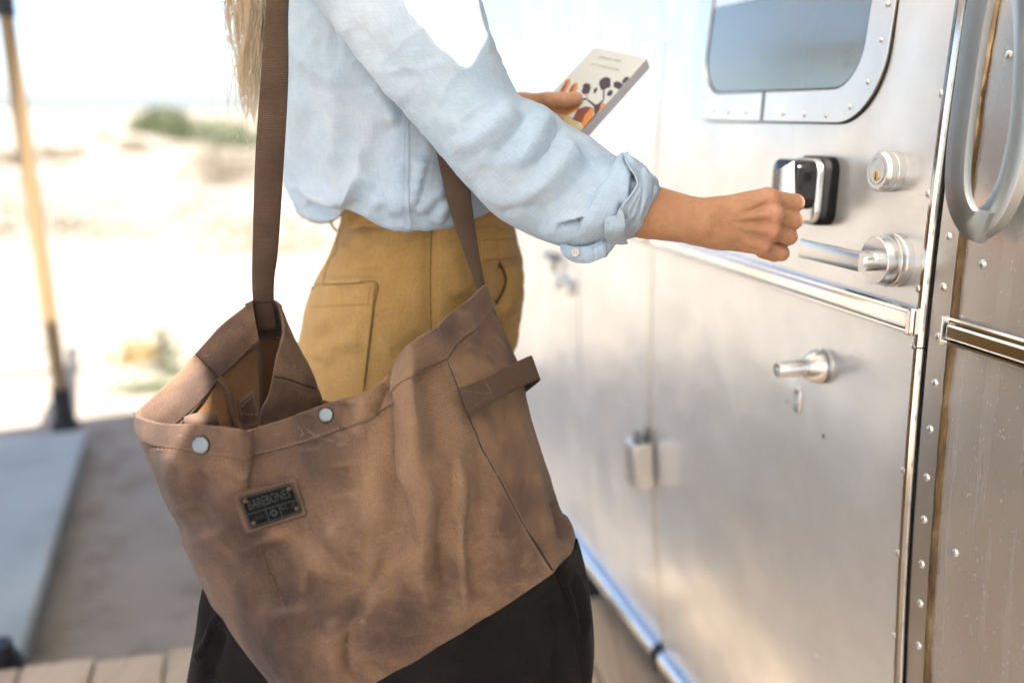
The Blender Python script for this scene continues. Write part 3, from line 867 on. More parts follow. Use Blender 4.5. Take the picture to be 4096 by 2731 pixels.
for i, (px, py, rx, rz, lb) in enumerate(((250, 640, .9, .42, 'dry brown scrub just right of the wooden pole'), (545, 615, 1.0, .45, 'wide dry brown scrub below the dark green bush'), (60, 665, .8, .5, 'dry brown scrub left of the wooden pole'), (930, 735, 1.15, .62, 'large grey-brown scrub beside the canvas strap'), (760, 570, 1.0, .45, 'faint tan scrub below the low green bush'), (420, 560, .9, .4, 'small tan scrub far off on the sand'))):
    shrub('dry_scrub', gpt(px, py), rx, .8, rz, 900, .06, M_DRY, lb, 'scrub', 'dry scrub on the sand', 20 + i)
shrub('sage_sprig', gpt(690, 1500), .16, .14, .30, 130, .030, M_SAGE, 'pale green sprig on the sand above the bag corner', 'plant', None, 41)
shrub('dry_tuft', gpt(545, 1450), .16, .12, .10, 220, .028, M_TAN, 'rust-tan dry tuft lying on bright sand', 'plant', None, 42)
shrub('weed_tuft', gpt(600, 1570), .20, .10, .07, 120, .028, M_SAGE, 'low green weed by the edge of the shade', 'plant', None, 43)

M_DRY2 = leafmat('pale_dry_scrub', (.27, .24, .195), (.34, .305, .25))
# the far belt of low scrub reads as one mass
def scrub_belt():
    rng = np.random.RandomState(11); V = []; Fc = []
    for k in range(60):
        d = rng.uniform(9.5, 24); px = rng.uniform(-250, 1300)
        if rng.rand() < .35: d = rng.uniform(9, 13)
        v = ray(px, 450); c = np.array([v.x, v.y, 0]) * (d / v.y); c[2] = SAND_Z + .03
        r = rng.uniform(.25, .75); h = rng.uniform(.08, .24)
        for i in range(150):
            a = rng.uniform(0, 6.28); e = rng.rand() ** .5
            p = Vector((c[0] + math.cos(a) * r * e, c[1] + math.sin(a) * r * e, c[2] + h * rng.rand() * (1.1 - e * .7)))
            d1 = Vector(rng.normal(0, 1, 3)).normalized() * .05; d2 = d1.orthogonal().normalized() * .016
            o = len(V); V += [p - d1, p + d2, p + d1, p - d2]; Fc.append((o, o + 1, o + 2, o + 3))
    o = obj('scrub_belt', (V, Fc), M_DRY2, None, False, outward=False)
    tag(o, 'belt of low dry scrub across the far sand', 'scrub', kind='stuff')
scrub_belt()
# ------------------------------------------------------------------ the person
person = empty('person', (-.14, 1.30, 0))
tag(person, 'person in pale blue shirt and ochre trousers reaching for the door', 'person')
def chambray():
    m, nt, b = newmat('blue_chambray', (.5, .6, .7), .9, spec=.12)
    v = coords(nt)
    a = noise_(nt, v, 10, 4, .6)
    c = ramp(nt, a, [(.3, (.42, .57, .725)), (.5, (.495, .625, .77)), (.7, (.575, .675, .785))])
    slub = noise_(nt, coords(nt, 'UV', scale=(900, 60, 1)), 1.0, 3)
    slub2 = noise_(nt, coords(nt, 'UV', scale=(60, 900, 1)), 1.0, 3)
    s = math_(nt, 'MULTIPLY', slub, slub2)
    c = mix(nt, .6, c, ramp(nt, s, [(.12, (.80, .84, .88)), (.36, (1.12, 1.10, 1.08))]), 'MULTIPLY')
    to(nt, c, b, 'Base Color'); b.inputs['Sheen Weight'].default_value = .12
    wr = noise_(nt, coords(nt, scale=(1, 1, .55)), 46, 5, .62, 1.2)
    n1 = bump_(nt, b, wr, .30, .006); bump_(nt, b, s, .35, .0009, n1)
    return m
M_SHIRT = chambray()
M_THREAD, _, _ = newmat('pale_blue_thread', (.62, .73, .82), .9)
M_BUTTON, _, _ = newmat('shirt_button', (.70, .68, .64), .35)
def twill():
    m, nt, b = newmat('ochre_twill', (.36, .2, .06), .92, spec=.12)
    v = coords(nt)
    a = noise_(nt, v, 8, 5, .6)
    c = ramp(nt, a, [(.3, (.43, .255, .085)), (.5, (.51, .315, .115)), (.72, (.57, .37, .15))])
    sl = noise_(nt, coords(nt, 'UV', scale=(900, 26, 1)), 1.0, 4)
    c = mix(nt, .6, c, ramp(nt, sl, [(.32, (.86, .85, .82)), (.58, (1, 1, 1)), (.74, (1.3, 1.27, 1.2))]), 'MULTIPLY')
    to(nt, c, b, 'Base Color'); b.inputs['Sheen Weight'].default_value = .15
    g = noise_(nt, v, 520, 2); wr = noise_(nt, v, 26, 3)
    c = mix(nt, .5, c, ramp(nt, g, [(.3, (.74, .74, .74)), (.7, (1.22, 1.22, 1.22))]), 'MULTIPLY'); to(nt, c, b, 'Base Color')
    n1 = bump_(nt, b, wr, .2, .006); bump_(nt, b, g, .5, .0016, n1); return m
M_PANTS = twill()
M_PTHREAD, _, _ = newmat('rust_thread', (.34, .17, .05), .9)
M_SEAM, _, _ = newmat('dark_seam_thread', (.10, .058, .022), .95)  # dark brown for trouser seams and button holes
def skin():
    m, nt, b = newmat('skin', (.6, .38, .26), .5, spec=.4)
    v = coords(nt)
    a = noise_(nt, v, 22, 4, .6); f = noise_(nt, v, 160, 4, .6)
    c = ramp(nt, a, [(.3, (.46, .235, .122)), (.52, (.55, .295, .162)), (.72, (.64, .375, .225))])
    c = mix(nt, .35, c, ramp(nt, f, [(.3, (.82, .78, .76)), (.7, (1.12, 1.12, 1.12))]), 'MULTIPLY')
    at = nt.nodes.new('ShaderNodeAttribute'); at.attribute_name = 'flush'
    c = mix(nt, math_(nt, 'MULTIPLY', at.outputs['Fac'], .55), c, (.66, .31, .21))
    to(nt, c, b, 'Base Color')
    b.inputs['Subsurface Weight'].default_value = .0; b.inputs['Subsurface Radius'].default_value = (.008, .003, .0015); b.inputs['Subsurface Scale'].default_value = .5
    vo = nt.nodes.new('ShaderNodeTexVoronoi'); vo.inputs['Scale'].default_value = 420; nt.links.new(v, vo.inputs['Vector'])
    n1 = bump_(nt, b, vo.outputs['Distance'], .25, .0010); bump_(nt, b, f, .40, .0020, n1); return m
M_SKINP = skin()
M_NAIL, _, _ = newmat('nail', (.62, .40, .33), .25)

# --- body: smooth union of tapered limbs, polygonised with surface nets
def sdf_field(X, Y, Z, lo, h, n, prims, k):
    D = np.full(X.shape, 1.0)
    for p in prims:
        a, b, r0, r1 = np.array(p[0]), np.array(p[1]), p[2], p[3]; kk = p[4] if len(p) > 4 else k
        mn = np.minimum(a, b) - max(r0, r1) - 4 * kk - 2 * h; mx = np.maximum(a, b) + max(r0, r1) + 4 * kk + 2 * h
        i0 = np.clip(((mn - lo) / h).astype(int), 0, n - 1); i1 = np.clip(((mx - lo) / h).astype(int) + 2, 1, n)
        sl = tuple(slice(i0[i], i1[i]) for i in range(3)); x, y, z = X[sl], Y[sl], Z[sl]
        if x.size == 0: continue
        d = b - a; L2 = max(d @ d, 1e-12); t = np.clip(((x - a[0]) * d[0] + (y - a[1]) * d[1] + (z - a[2]) * d[2]) / L2, 0, 1)
        dd = np.sqrt((x - a[0] - t * d[0]) ** 2 + (y - a[1] - t * d[1]) ** 2 + (z - a[2] - t * d[2]) ** 2) - (r0 + (r1 - r0) * t)
        o = D[sl]; hh = np.clip(.5 + .5 * (o - dd) / kk, 0, 1); D[sl] = o * (1 - hh) + dd * hh - kk * hh * (1 - hh)
    return D
def sdf_net(lo, hi, h, prims, k, second=None, k2=.005):
    lo = np.array(lo); hi = np.array(hi); n = np.ceil((hi - lo) / h).astype(int) + 1
    ax = [lo[i] + np.arange(n[i]) * h for i in range(3)]
    X, Y, Z = np.meshgrid(*ax, indexing='ij'); D = sdf_field(X, Y, Z, lo, h, n, prims, k)
    if second:
        E = sdf_field(X, Y, Z, lo, h, n, second, .001); hh = np.clip(.5 + .5 * (D - E) / k2, 0, 1); D = D * (1 - hh) + E * hh - k2 * hh * (1 - hh)
    S = D < 0; nx, ny, nz3 = D.shape
    acc = np.zeros((nx - 1, ny - 1, nz3 - 1, 3)); cnt = np.zeros((nx - 1, ny - 1, nz3 - 1))
    for axis in range(3):
        oth = [i for i in range(3) if i != axis]
        for o1 in (0, 1):
            for o2 in (0, 1):
                s0 = [slice(0, -1)] * 3; s1 = [slice(0, -1)] * 3
                off = [0, 0, 0]; off[oth[0]] = o1; off[oth[1]] = o2
                for i in range(3):
                    s0[i] = slice(off[i], D.shape[i] - 1 + off[i]); s1[i] = s0[i]
                s0[axis] = slice(0, D.shape[axis] - 1); s1[axis] = slice(1, D.shape[axis])
                d0 = D[tuple(s0)]; d1 = D[tuple(s1)]; m = (d0 < 0) != (d1 < 0)
                t = np.where(m, d0 / np.where(m, d0 - d1, 1), 0)
                for i in range(3): acc[..., i] += np.where(m, (t if i == axis else off[i]), 0)
                cnt += m
    act = cnt > 0; idx = -np.ones(act.shape, int); idx[act] = np.arange(act.sum())
    cells = np.argwhere(act); V = lo + (cells + acc[act] / cnt[act][:, None]) * h
    Fc = []
    for axis in range(3):
        a1, a2 = (axis + 1) % 3, (axis + 2) % 3
        s0 = [slice(1, -1)] * 3; s1 = [slice(1, -1)] * 3; s0[axis] = slice(0, -1); s1[axis] = slice(1, None)
        m = S[tuple(s0)] != S[tuple(s1)]; pos = np.argwhere(m); st = S[tuple(s0)][m]
        base = pos.copy(); base[:, a1] += 1; base[:, a2] += 1
        q = []
        for u, w in ((-1, -1), (0, -1), (0, 0), (-1, 0)):
            c = base.copy(); c[:, a1] += u; c[:, a2] += w
            ok = np.clip(c, 0, np.array(idx.shape) - 1); q.append(idx[ok[:, 0], ok[:, 1], ok[:, 2]])
        q = np.stack(q, 1); q = np.where(st[:, None], q, q[:, ::-1]); Fc.append(q[(q >= 0).all(1)])
    return V, np.concatenate(Fc)
YH = 1.075
def H(px, py, dy=0.0): return np.array(PY(px, py, YH + dy))
hand = []
def cap(a, b, r0, r1, k=None): hand.append((a, b, r0, r1) if k is None else (a, b, r0, r1, k))
# forearm
cap(H(2380, 780), H(2800, 866), .0275, .0178, .010); cap(H(2380, 830), H(2800, 911), .0265, .0178, .010)
cap(H(2600, 850, -.004), H(2800, 886, -.003), .024, .0175, .010)
cap(H(2800, 866), H(2870, 860, .002), .0178, .0172, .008); cap(H(2800, 911), H(2880, 925, .002), .0178, .0185, .008)
cap(H(2796, 905, -.012), H(2800, 906, -.012), .0085, .0085, .010)      # wrist bone
# palm
KN = [(3078, 795, .000, .0128), (3096, 856, -.004, .0130), (3084, 922, -.001, .0124), (3050, 980, .006, .0116)]
for (x, y, dy, r), (wx, wy, wr) in zip(KN, ((2862, 852, .0165), (2862, 876, .0165), (2862, 905, .0170), (2855, 930, .0170))):
    cap(H(wx, wy, .002), H(x - 12, y, dy + .004), wr, r * .93, .007)
cap(H(2900, 880, .016), H(3060, 890, .018), .016, .015, .010)
# knuckle tops and tendons
for (x, y, dy, r) in KN: cap(H(x, y, dy - .0015), H(x + 3, y, dy - .0015), r * .80, r * .78, .005)
for (x, y, dy, r), (wx, wy) in zip(KN, ((2900, 868), (2905, 880), (2905, 898), (2900, 915))):
    cap(H(wx, wy, -.0135), H(x - 25, y, dy - .0090), .0024, .0040, .0045)
# fingers: the first bones run right and away from us, then curl in behind
fing = []
FG = [((3182, 812), .020, (.0106, .0094), (3150, 846), .044, (3085, 838), .046), ((3176, 882), .016, (.0108, .0095), (3150, 908), .042, (3080, 900), .044),
      ((3156, 946), .018, (.0103, .0091), (3128, 966), .042, (3065, 958), .043), ((3126, 1013), .022, (.0094, .0083), (3098, 1022), .042, (3045, 1010), .042)]
for (x, y, dy, r), (p, pd, (r0, r1), q, qd, e, ed) in zip(KN, FG):
    fing.append((H(x - 8, y, dy + .001), H(p[0], p[1], pd), r0, r1, .0006))
    fing.append((H(p[0] - 4, p[1] - 1, pd - .002), H(p[0] - 2, p[1], pd - .001), r1 * 1.04, r1 * 1.02, .0030))
    fing.append((H(p[0], p[1], pd), H(q[0], q[1], qd), r1, r1 * .9, .0006))
    fing.append((H(q[0], q[1], qd), H(e[0], e[1], ed), r1 * .88, r1 * .78, .0006))
# thumb behind
cap(H(2890, 870, .016), H(3000, 815, .040), .0150, .0125, .008); cap(H(3000, 815, .040), H(3085, 800, .050), .0118, .0102, .003); cap(H(3085, 800, .050), H(3140, 815, .052), .0102, .0082, .003)
hv = np.array([p[0] for p in hand] + [p[1] for p in hand])
Vh, Fh = sdf_net(hv.min(0) - .04, hv.max(0) + .04, .0014, hand, .006, fing, .0042)
# left hand under the book, thumb on its cover
YB = 1.235
def LH(px, py, dy=0.0): return np.array(PY(px, py, YB + dy))
lhand = []
def lc(a, b, r0, r1, k=.004): lhand.append((a, b, r0, r1, k))
lc(LH(1960, 455, .03), LH(2090, 428, .012), .023, .017, .008); lc(LH(1960, 490, .03), LH(2100, 468, .02), .023, .018, .008)
lc(LH(2090, 428, .012), LH(2190, 405, .0), .0155, .0105, .006); lc(LH(2190, 405, .0), LH(2250, 402, -.004), .0100, .0094, .004)
lc(LH(2250, 402, -.004), LH(2303, 397, .002), .0096, .0088, .003); lc(LH(2080, 470, .02), LH(2200, 500, .03), .018, .016, .008)
for k_ in range(4):
    a = LH(2200 + 20 * k_, 500 - 20 * k_, .045); b = LH(2300 + 8 * k_, 470 - 30 * k_, .055); c = LH(2360, 430 - 34 * k_, .050)
    lc(LH(2100, 470, .03), a, .015, .0105, .006); lc(a, b, .0100, .0092, .002); lc(b, c, .0090, .0075, .002)
lv_ = np.array([p[0] for p in lhand] + [p[1] for p in lhand])
Vl, Fl = sdf_net(lv_.min(0) - .04, lv_.max(0) + .04, .0020, lhand, .005)
# the rest of the body inside the clothes
elb = np.array(PY(2050, 650, 1.09)); rsh = np.array((-.165, 1.165, 1.345)); lsh = np.array((-.175, 1.455, 1.345)); lel = np.array(PY(1930, 640, 1.46))
big = [((-.135, 1.33, .95), (-.15, 1.33, 1.06), .055, .055), ((-.15, 1.33, 1.06), (-.17, 1.32, 1.27), .06, .075), ((-.185, 1.25, 1.30), (-.185, 1.37, 1.30), .07, .07),
       ((-.18, 1.31, 1.33), (-.155, 1.31, 1.46), .052, .048), ((-.135, 1.31, 1.545), (-.125, 1.31, 1.60), .076, .088), ((-.07, 1.31, 1.53), (-.06, 1.31, 1.515), .045, .040),
       ((-.028, 1.31, 1.555), (-.022, 1.31, 1.545), .011, .012), (rsh, elb, .030, .026), (elb, np.array(PY(2420, 800, 1.08)), .028, .028), (lsh, lel, .045, .036),
       (lel, np.array(PY(1975, 480, 1.265)), .034, .024), ((-.14, 1.26, .86), (-.14, 1.225, .50), .05, .045), ((-.14, 1.225, .50), (-.14, 1.21, .09), .045, .034),
       ((-.14, 1.38, .86), (-.14, 1.40, .50), .05, .045), ((-.14, 1.40, .50), (-.14, 1.41, .09), .052, .034), ((-.16, 1.21, .05), (.02, 1.205, .035), .036, .030), ((-.16, 1.41, .05), (.02, 1.415, .035), .036, .030)]
bv = np.array([p[0] for p in big] + [p[1] for p in big])
Vb, Fb = sdf_net(bv.min(0) - .15, bv.max(0) + .15, .009, [(np.array(p[0]), np.array(p[1]), p[2], p[3]) for p in big], .03)
VV = np.concatenate([Vh, Vl, Vb]); FF = list(map(tuple, Fh)) + list(map(tuple, Fl + len(Vh))) + list(map(tuple, Fb + len(Vh) + len(Vl)))
bme = mesh('body', VV, FF)
fl = np.zeros(len(VV), np.float32)
for (x, y, dy, r) in KN: fl += np.exp(-(np.linalg.norm(VV - H(x, y, dy - .012), axis=1) / .010) ** 2)
for f in FG: fl += .9 * np.exp(-(np.linalg.norm(VV - H(*f[0], f[1] - .008), axis=1) / .009) ** 2)
at = bme.attributes.new('flush', 'FLOAT', 'POINT'); at.data.foreach_set('value', np.clip(fl, 0, 1).astype(np.float32))
body = link('body', bme, M_SKINP, person)
sm = body.modifiers.new('smooth', 'SMOOTH'); sm.factor = .5; sm.iterations = 2
# thumb nail of the left hand
nv = []
for i in range(5):
    for j in range(5):
        u, w = i / 4 - .5, j / 4 - .5
        nv.append(Vector(LH(2290 + u * 44, 384 + w * 22 - 3 * u, -.0062 + .0075 * w * w * 2 + .004 * abs(u) ** 2)))
nf = [(i * 5 + j, i * 5 + j + 1, i * 5 + j + 6, i * 5 + j + 5) for i in range(4) for j in range(4)]
o = obj('nail', (nv, nf), M_NAIL, body, True, None, outward=False); thick(o, .0008)

# --- cloth tube: sections given by its two edges in view and its distance
def cloth_tube(secs, nring=72, nlen=110, power=1.0):
    S = spline(np.array(secs, float), nlen)            # ax ay bx by Y T
    G = np.zeros((nring, nlen, 3))
    for j in range(nlen):
        ax, ay, bx, by, Yc, T = S[j]
        mx, my, hx, hy = (ax + bx) / 2, (ay + by) / 2, (bx - ax) / 2, (by - ay) / 2
        for i in range(nring):
            th = 2 * math.pi * i / nring; c, s = math.cos(th), math.sin(th)
            c = math.copysign(abs(c) ** power, c)
            G[i, j] = PY(mx + hx * c, my + hy * c, Yc - T * s)
    return G
def nrm_out(G):
    N = grid_normals(G, True); c = G.mean(0, keepdims=True)
    if ((G - c) * N).sum() < 0: N = -N
    return N
def creases(G, N, amp, ang, fu, fv, seed):
    """sharp little ridges running along the direction ang (in the x-z plane)"""
    c, q = math.cos(ang), math.sin(ang); u = G[..., 0] * c + G[..., 2] * q; v = -G[..., 0] * q + G[..., 2] * c
    Q = np.stack([u * fu, v * fv, G[..., 1] * fv * .6], -1)
    n = np.abs(nz(Q, 1.0, seed, 2)); m = np.clip(nz(G, 6, seed + 9, 2) * 1.6 + .45, 0, 1)
    return G + N * ((np.clip(1 - n * 2.2, 0, 1) ** 3) * amp * m)[..., None]
# torso of the shirt
HEM = np.array([(1080, 760), (1150, 815), (1200, 858), (1260, 880), (1310, 878), (1345, 862), (1372, 832), (1420, 852), (1500, 896), (1560, 914), (1640, 921), (1720, 920), (1810, 905), (1890, 881), (1960, 855), (2020, 826), (2120, 790)], float)
def hem_y(x): return np.interp(x, HEM[:, 0], HEM[:, 1])
tor = [(1200, -420, 1850, -420, 1.31, .150), (1075, -250, 1880, -250, 1.31, .165), (1030, 0, 1880, 0, 1.31, .172), (1042, 200, 1930, 200, 1.31, .172), (1072, 400, 1985, 400, 1.31, .172), (1112, 600, 2030, 600, 1.31, .176), (1132, 700, 2045, 700, 1.31, .180), (1150, 780, 2045, 760, 1.31, .182), (1185, 850, 2035, 830, 1.31, .176)]
Gt = cloth_tube(tor, 180, 170)
px, py = topix(Gt); vfrac = np.clip((py - 0) / np.maximum(hem_y(px) * 0 + 850, 1), 0, 1.02)
target = py + (hem_y(px) - 850) * np.clip((vfrac - .45) / .55, 0, 1) ** 1.5
for i in range(Gt.shape[0]):
    for j in range(Gt.shape[1]):
        if abs(target[i, j] - py[i, j]) > .5:
            Gt[i, j] = PY(px[i, j], target[i, j], Gt[i, j, 1])
cen = Gt.mean(0)
# the hem rolls under
roll = []
for f, dz in ((.985, -.004), (.955, -.005), (.91, .002), (.86, .014), (.83, .03)):
    last = Gt[:, -1]; c = last.mean(0); r = c + (last - c) * f; r[:, 2] = last[:, 2] + dz; roll.append(r)
Gt = np.concatenate([Gt, np.stack(roll, 1)], 1)
Nt = nrm_out(Gt)
SHF = [([(1140, 80), (1210, 210), (1300, 300), (1420, 360)], 60, .008), ([(1170, 330), (1180, 480), (1160, 640), (1190, 770)], 45, .007), ([(1240, 420), (1230, 560), (1260, 700), (1330, 800)], 40, -.006),
       ([(1330, 350), (1350, 520), (1330, 680)], 50, .006), ([(1440, 560), (1450, 680), (1400, 800), (1340, 850)], 55, .008, 's'), ([(1480, 330), (1540, 420), (1580, 520)], 45, .010), ([(1560, 470), (1500, 620), (1510, 760)], 40, -.006),
       ([(1590, 640), (1600, 760), (1580, 880)], 45, .007), ([(1700, 620), (1670, 740), (1640, 850)], 40, .010, 's'), ([(1790, 740), (1720, 800), (1660, 850)], 30, .006),
       ([(1375, 835), (1300, 800), (1220, 770), (1150, 720)], 28, .010), ([(1360, 850), (1290, 850), (1220, 810)], 20, -.008), ([(1800, 800), (1760, 850), (1740, 900)], 30, .007), ([(1400, 830), (1430, 750), (1520, 690)], 40, .006),
       ([(1460, 880), (1500, 820), (1560, 790)], 35, .005), ([(1850, 850), (1820, 800), (1790, 720)], 30, -.006), ([(1260, 860), (1230, 800), (1150, 700)], 22, -.006), ([(1190, 840), (1160, 780), (1140, 700)], 16, .006)]
Gt = folds(Gt, Nt, [(a[0], a[1] * .75, a[2] * 1.05) + tuple(a[3:]) for a in SHF]); Gt = Gt + nrm_out(Gt) * (nz(Gt, 20, 2.0, 3) * .0018 + nz(Gt, 7, 5.0, 2) * .003)[..., None]
Gt = creases(Gt, nrm_out(Gt), .0030, 1.45, 7, 26, 3.0)
Gt = creases(Gt, nrm_out(Gt), .0020, .9, 10, 34, 13.0)
shirt = link('shirt', grid_mesh('shirt', Gt, True, flip=False), M_SHIRT, person)
SH_BVH = BVHTree.FromPolygons([Vector(v) for v in Gt.reshape(-1, 3)], [tuple(p.vertices) for p in shirt.data.polygons])
thick(shirt, .0014, -1)
# right sleeve
slv = [(1760, -420, 1120, -300, 1.20, .070), (1860, -230, 1200, -90, 1.17, .074), (1925, 20, 1335, 85, 1.13, .070), (1985, 200, 1480, 275, 1.115, .066), (2062, 380, 1625, 440, 1.105, .063), (2180, 436, 1755, 590, 1.095, .060), (2265, 512, 1880, 745, 1.09, .057), (2370, 572, 2005, 868, 1.085, .054), (2440, 618, 2120, 935, 1.082, .051), (2492, 655, 2240, 975, 1.08, .047), (2515, 690, 2330, 975, 1.079, .043), (2540, 720, 2420, 955, 1.078, .038)]
Gs = cloth_tube(slv, 170, 190, .92)
Ns = nrm_out(Gs)
SLF = [([(1330, 40), (1420, 190), (1530, 310), (1640, 420)], 40, .010, 'g'), ([(1420, 60), (1530, 210), (1660, 350)], 55, -.006), ([(1690, 60), (1790, 150), (1850, 240)], 30, .008), ([(1760, 30), (1850, 130), (1890, 210)], 26, -.006),
       ([(1880, 40), (1930, 140), (1980, 220)], 26, .007), ([(2075, 395), (2010, 470), (1900, 560), (1780, 600)], 45, .009), ([(2110, 440), (2060, 540), (1960, 640)], 40, -.008), ([(2180, 436), (2140, 560), (2050, 680)], 40, .010),
       ([(2240, 505), (2190, 600), (2120, 690)], 30, -.008), ([(2300, 540), (2260, 640), (2170, 740), (2060, 800)], 45, .008), ([(2380, 600), (2320, 720), (2210, 820), (2100, 870)], 50, -.006), ([(2440, 640), (2400, 780), (2300, 870)], 45, .008),
       ([(2470, 872), (2400, 884), (2320, 880), (2220, 905)], 13, -.022, 'g'), ([(2460, 850), (2390, 862), (2310, 862), (2230, 880)], 18, .010, 'g'), ([(2450, 930), (2360, 925), (2260, 940), (2180, 930)], 35, .010), ([(1640, 450), (1760, 600), (1900, 740)], 40, .006), ([(1900, 760), (2010, 800), (2120, 840)], 40, .005),
       ([(1750, 420), (1880, 560), (1960, 690)], 60, .006), ([(1600, 260), (1700, 400), (1800, 500)], 60, -.005), ([(2150, 950), (2230, 900), (2340, 870)], 28, .007), ([(1990, 860), (2060, 830), (2160, 830)], 26, -.005)]
Gs = folds(Gs, Ns, [(a[0], a[1] * .8, a[2] * .62) + tuple(a[3:]) for a in SLF]); Gs = Gs + nrm_out(Gs) * (nz(Gs, 22, 8.0, 3) * .0016 + nz(Gs, 8, 1.0, 2) * .003)[..., None]
Gs = creases(Gs, nrm_out(Gs), .0024, -.74, 7, 26, 5.0)
Gs = creases(Gs, nrm_out(Gs), .0018, .5, 10, 34, 23.0)
sleeve = link('sleeve', grid_mesh('sleeve', Gs, True), M_SHIRT, shirt); thick(sleeve, .0014, -1)
# rolled cuff: flares over the forearm
cuf = [(2478, 628, 2262, 985, 1.079, .046), (2496, 622, 2285, 1000, 1.079, .056), (2532, 640, 2378, 985, 1.078, .060), (2566, 668, 2442, 965, 1.077, .054), (2602, 700, 2498, 946, 1.077, .049), (2630, 738, 2545, 924, 1.077, .042), (2624, 748, 2548, 915, 1.077, .037), (2590, 742, 2520, 905, 1.077, .034), (2540, 735, 2470, 895, 1.077, .033)]
Gc = cloth_tube(cuf, 140, 90, .95); Nc = nrm_out(Gc)
CUF = [([(2515, 650), (2500, 750), (2500, 850), (2470, 960)], 14, .006), ([(2508, 720), (2540, 790), (2550, 850), (2530, 930)], 16, -.006), ([(2520, 720), (2560, 800), (2590, 830)], 20, .005), ([(2560, 680), (2600, 740), (2620, 790)], 16, .004), ([(2490, 800), (2480, 880), (2450, 960)], 14, -.006), ([(2440, 860), (2450, 920), (2440, 970)], 16, .005)]
Gc = folds(Gc, Nc, CUF); Gc = Gc + nrm_out(Gc) * (nz(Gc, 24, 4.0, 3) * .0028)[..., None]
Gc = creases(Gc, nrm_out(Gc), .0035, 1.0, 12, 36, 31.0)
cuff = link('cuff', grid_mesh('cuff', Gc, True), M_SHIRT, shirt); thick(cuff, .0016, -1)
CF_BVH = BVHTree.FromPolygons([Vector(v) for v in Gc.reshape(-1, 3)], [tuple(p.vertices) for p in cuff.data.polygons])
SL_BVH = BVHTree.FromPolygons([Vector(v) for v in Gs.reshape(-1, 3)], [tuple(p.vertices) for p in sleeve.data.polygons])

# --- things sewn on a surface: found by looking along the ray and offset along the normal
EYE = Vector((0, 0, CZ))
def on(bvh, px, py, off=0.0, fallY=None):
    d = ray(px, py).normalized(); h = bvh.ray_cast(EYE, d)
    if h[0] is None:
        if fallY is not None: return PY(px, py, fallY), -d
        n = bvh.find_nearest(PY(px, py, 1.1)); p, nn = n[0], n[1]
        if nn.dot(d) > 0: nn = -nn
        return p + nn * off, nn
    nn = h[1]
    if nn.dot(d) > 0: nn = -nn
    return h[0] + nn * off, nn
def seam(name, bvh, pts, r, mat, parent, off=0.0, n=None, dash=None):
    L = sum(math.dist(pts[i], pts[i + 1]) for i in range(len(pts) - 1))
    n = n or max(8, int(L / 9)); C = spline(np.array(pts, float), n)
    Q = [on(bvh, x, y, off)[0] for x, y in C]
    # drop hits that jump onto something else
    if dash is None:
        V, Fc = tube(Q, r, 6); return obj(name, (V, Fc), mat, parent, True, None)
    parts = []; C = spline(np.array(pts, float), int(L / 2) + 2); i = 0; step = int(dash[0] / 2); gap = int(dash[1] / 2)
    while i + step < len(C):
        a = on(bvh, *C[i], off)[0]; m = on(bvh, *C[i + step // 2], off + r * .5)[0]; b = on(bvh, *C[i + step], off)[0]
        if (a - b).length < .02: parts.append(tube([a, m, b], r, 5))
        i += step + gap
    V, Fc = merge(parts); o = obj(name, (V, Fc), mat, parent, True, None); return o
def patch(name, bvh, corners, mat, parent, th=.0014, off=.0004, nu=16, nv=16, edges=None):
    """cloth patch laid on a surface: corners TL TR BR BL in view"""
    a, b, c, d = [np.array(q, float) for q in corners]; G = np.zeros((nu, nv, 3))
    for i in range(nu):
        for j in range(nv):
            u, v = i / (nu - 1), j / (nv - 1)
            q = (a * (1 - u) + b * u) * (1 - v) + (d * (1 - u) + c * u) * v
            G[i, j] = on(bvh, q[0], q[1], off + th)[0]
    V = list(G.reshape(-1, 3)); n = nu * nv
    for i in range(nu):
        for j in range(nv):
            u, v = i / (nu - 1), j / (nv - 1); q = (a * (1 - u) + b * u) * (1 - v) + (d * (1 - u) + c * u) * v
            p, nn = on(bvh, q[0], q[1], 0); V.append(np.array(p - nn * .001))
    Fc = []
    for i in range(nu - 1):
        for j in range(nv - 1):
            f = (i * nv + j, (i + 1) * nv + j, (i + 1) * nv + j + 1, i * nv + j + 1); Fc += [f, tuple(n + k for k in f[::-1])]
    rim = [i * nv for i in range(nu)] + [(nu - 1) * nv + j for j in range(1, nv)] + [i * nv + nv - 1 for i in range(nu - 2, -1, -1)] + [j for j in range(nv - 2, 0, -1)]
    for k in range(len(rim)):
        p, q = rim[k], rim[(k + 1) % len(rim)]; Fc.append((p, n + p, n + q, q))
    uv = [(G[i, j, 0], G[i, j, 2]) for i in range(nu) for j in range(nv)] * 2
    me = mesh(name, V, Fc, uv); fix(me)
    return link(name, me, mat, parent, True, 50)
# side seam of the shirt: a flat felled ridge with two stitch rows
patch('side_seam', SH_BVH, [(1608, 430), (1630, 440), (1640, 912), (1618, 914)], M_SHIRT, shirt, .0012, .0003, 4, 40)
seam('stitching', SH_BVH, [(1612, 450), (1618, 600), (1608, 700), (1615, 800), (1622, 905)], .00035, M_THREAD, shirt, .0022, dash=(9, 5))
seam('stitching', SH_BVH, [(1632, 470), (1638, 620), (1628, 720), (1634, 800), (1640, 905)], .00035, M_THREAD, shirt, .0022, dash=(9, 5))
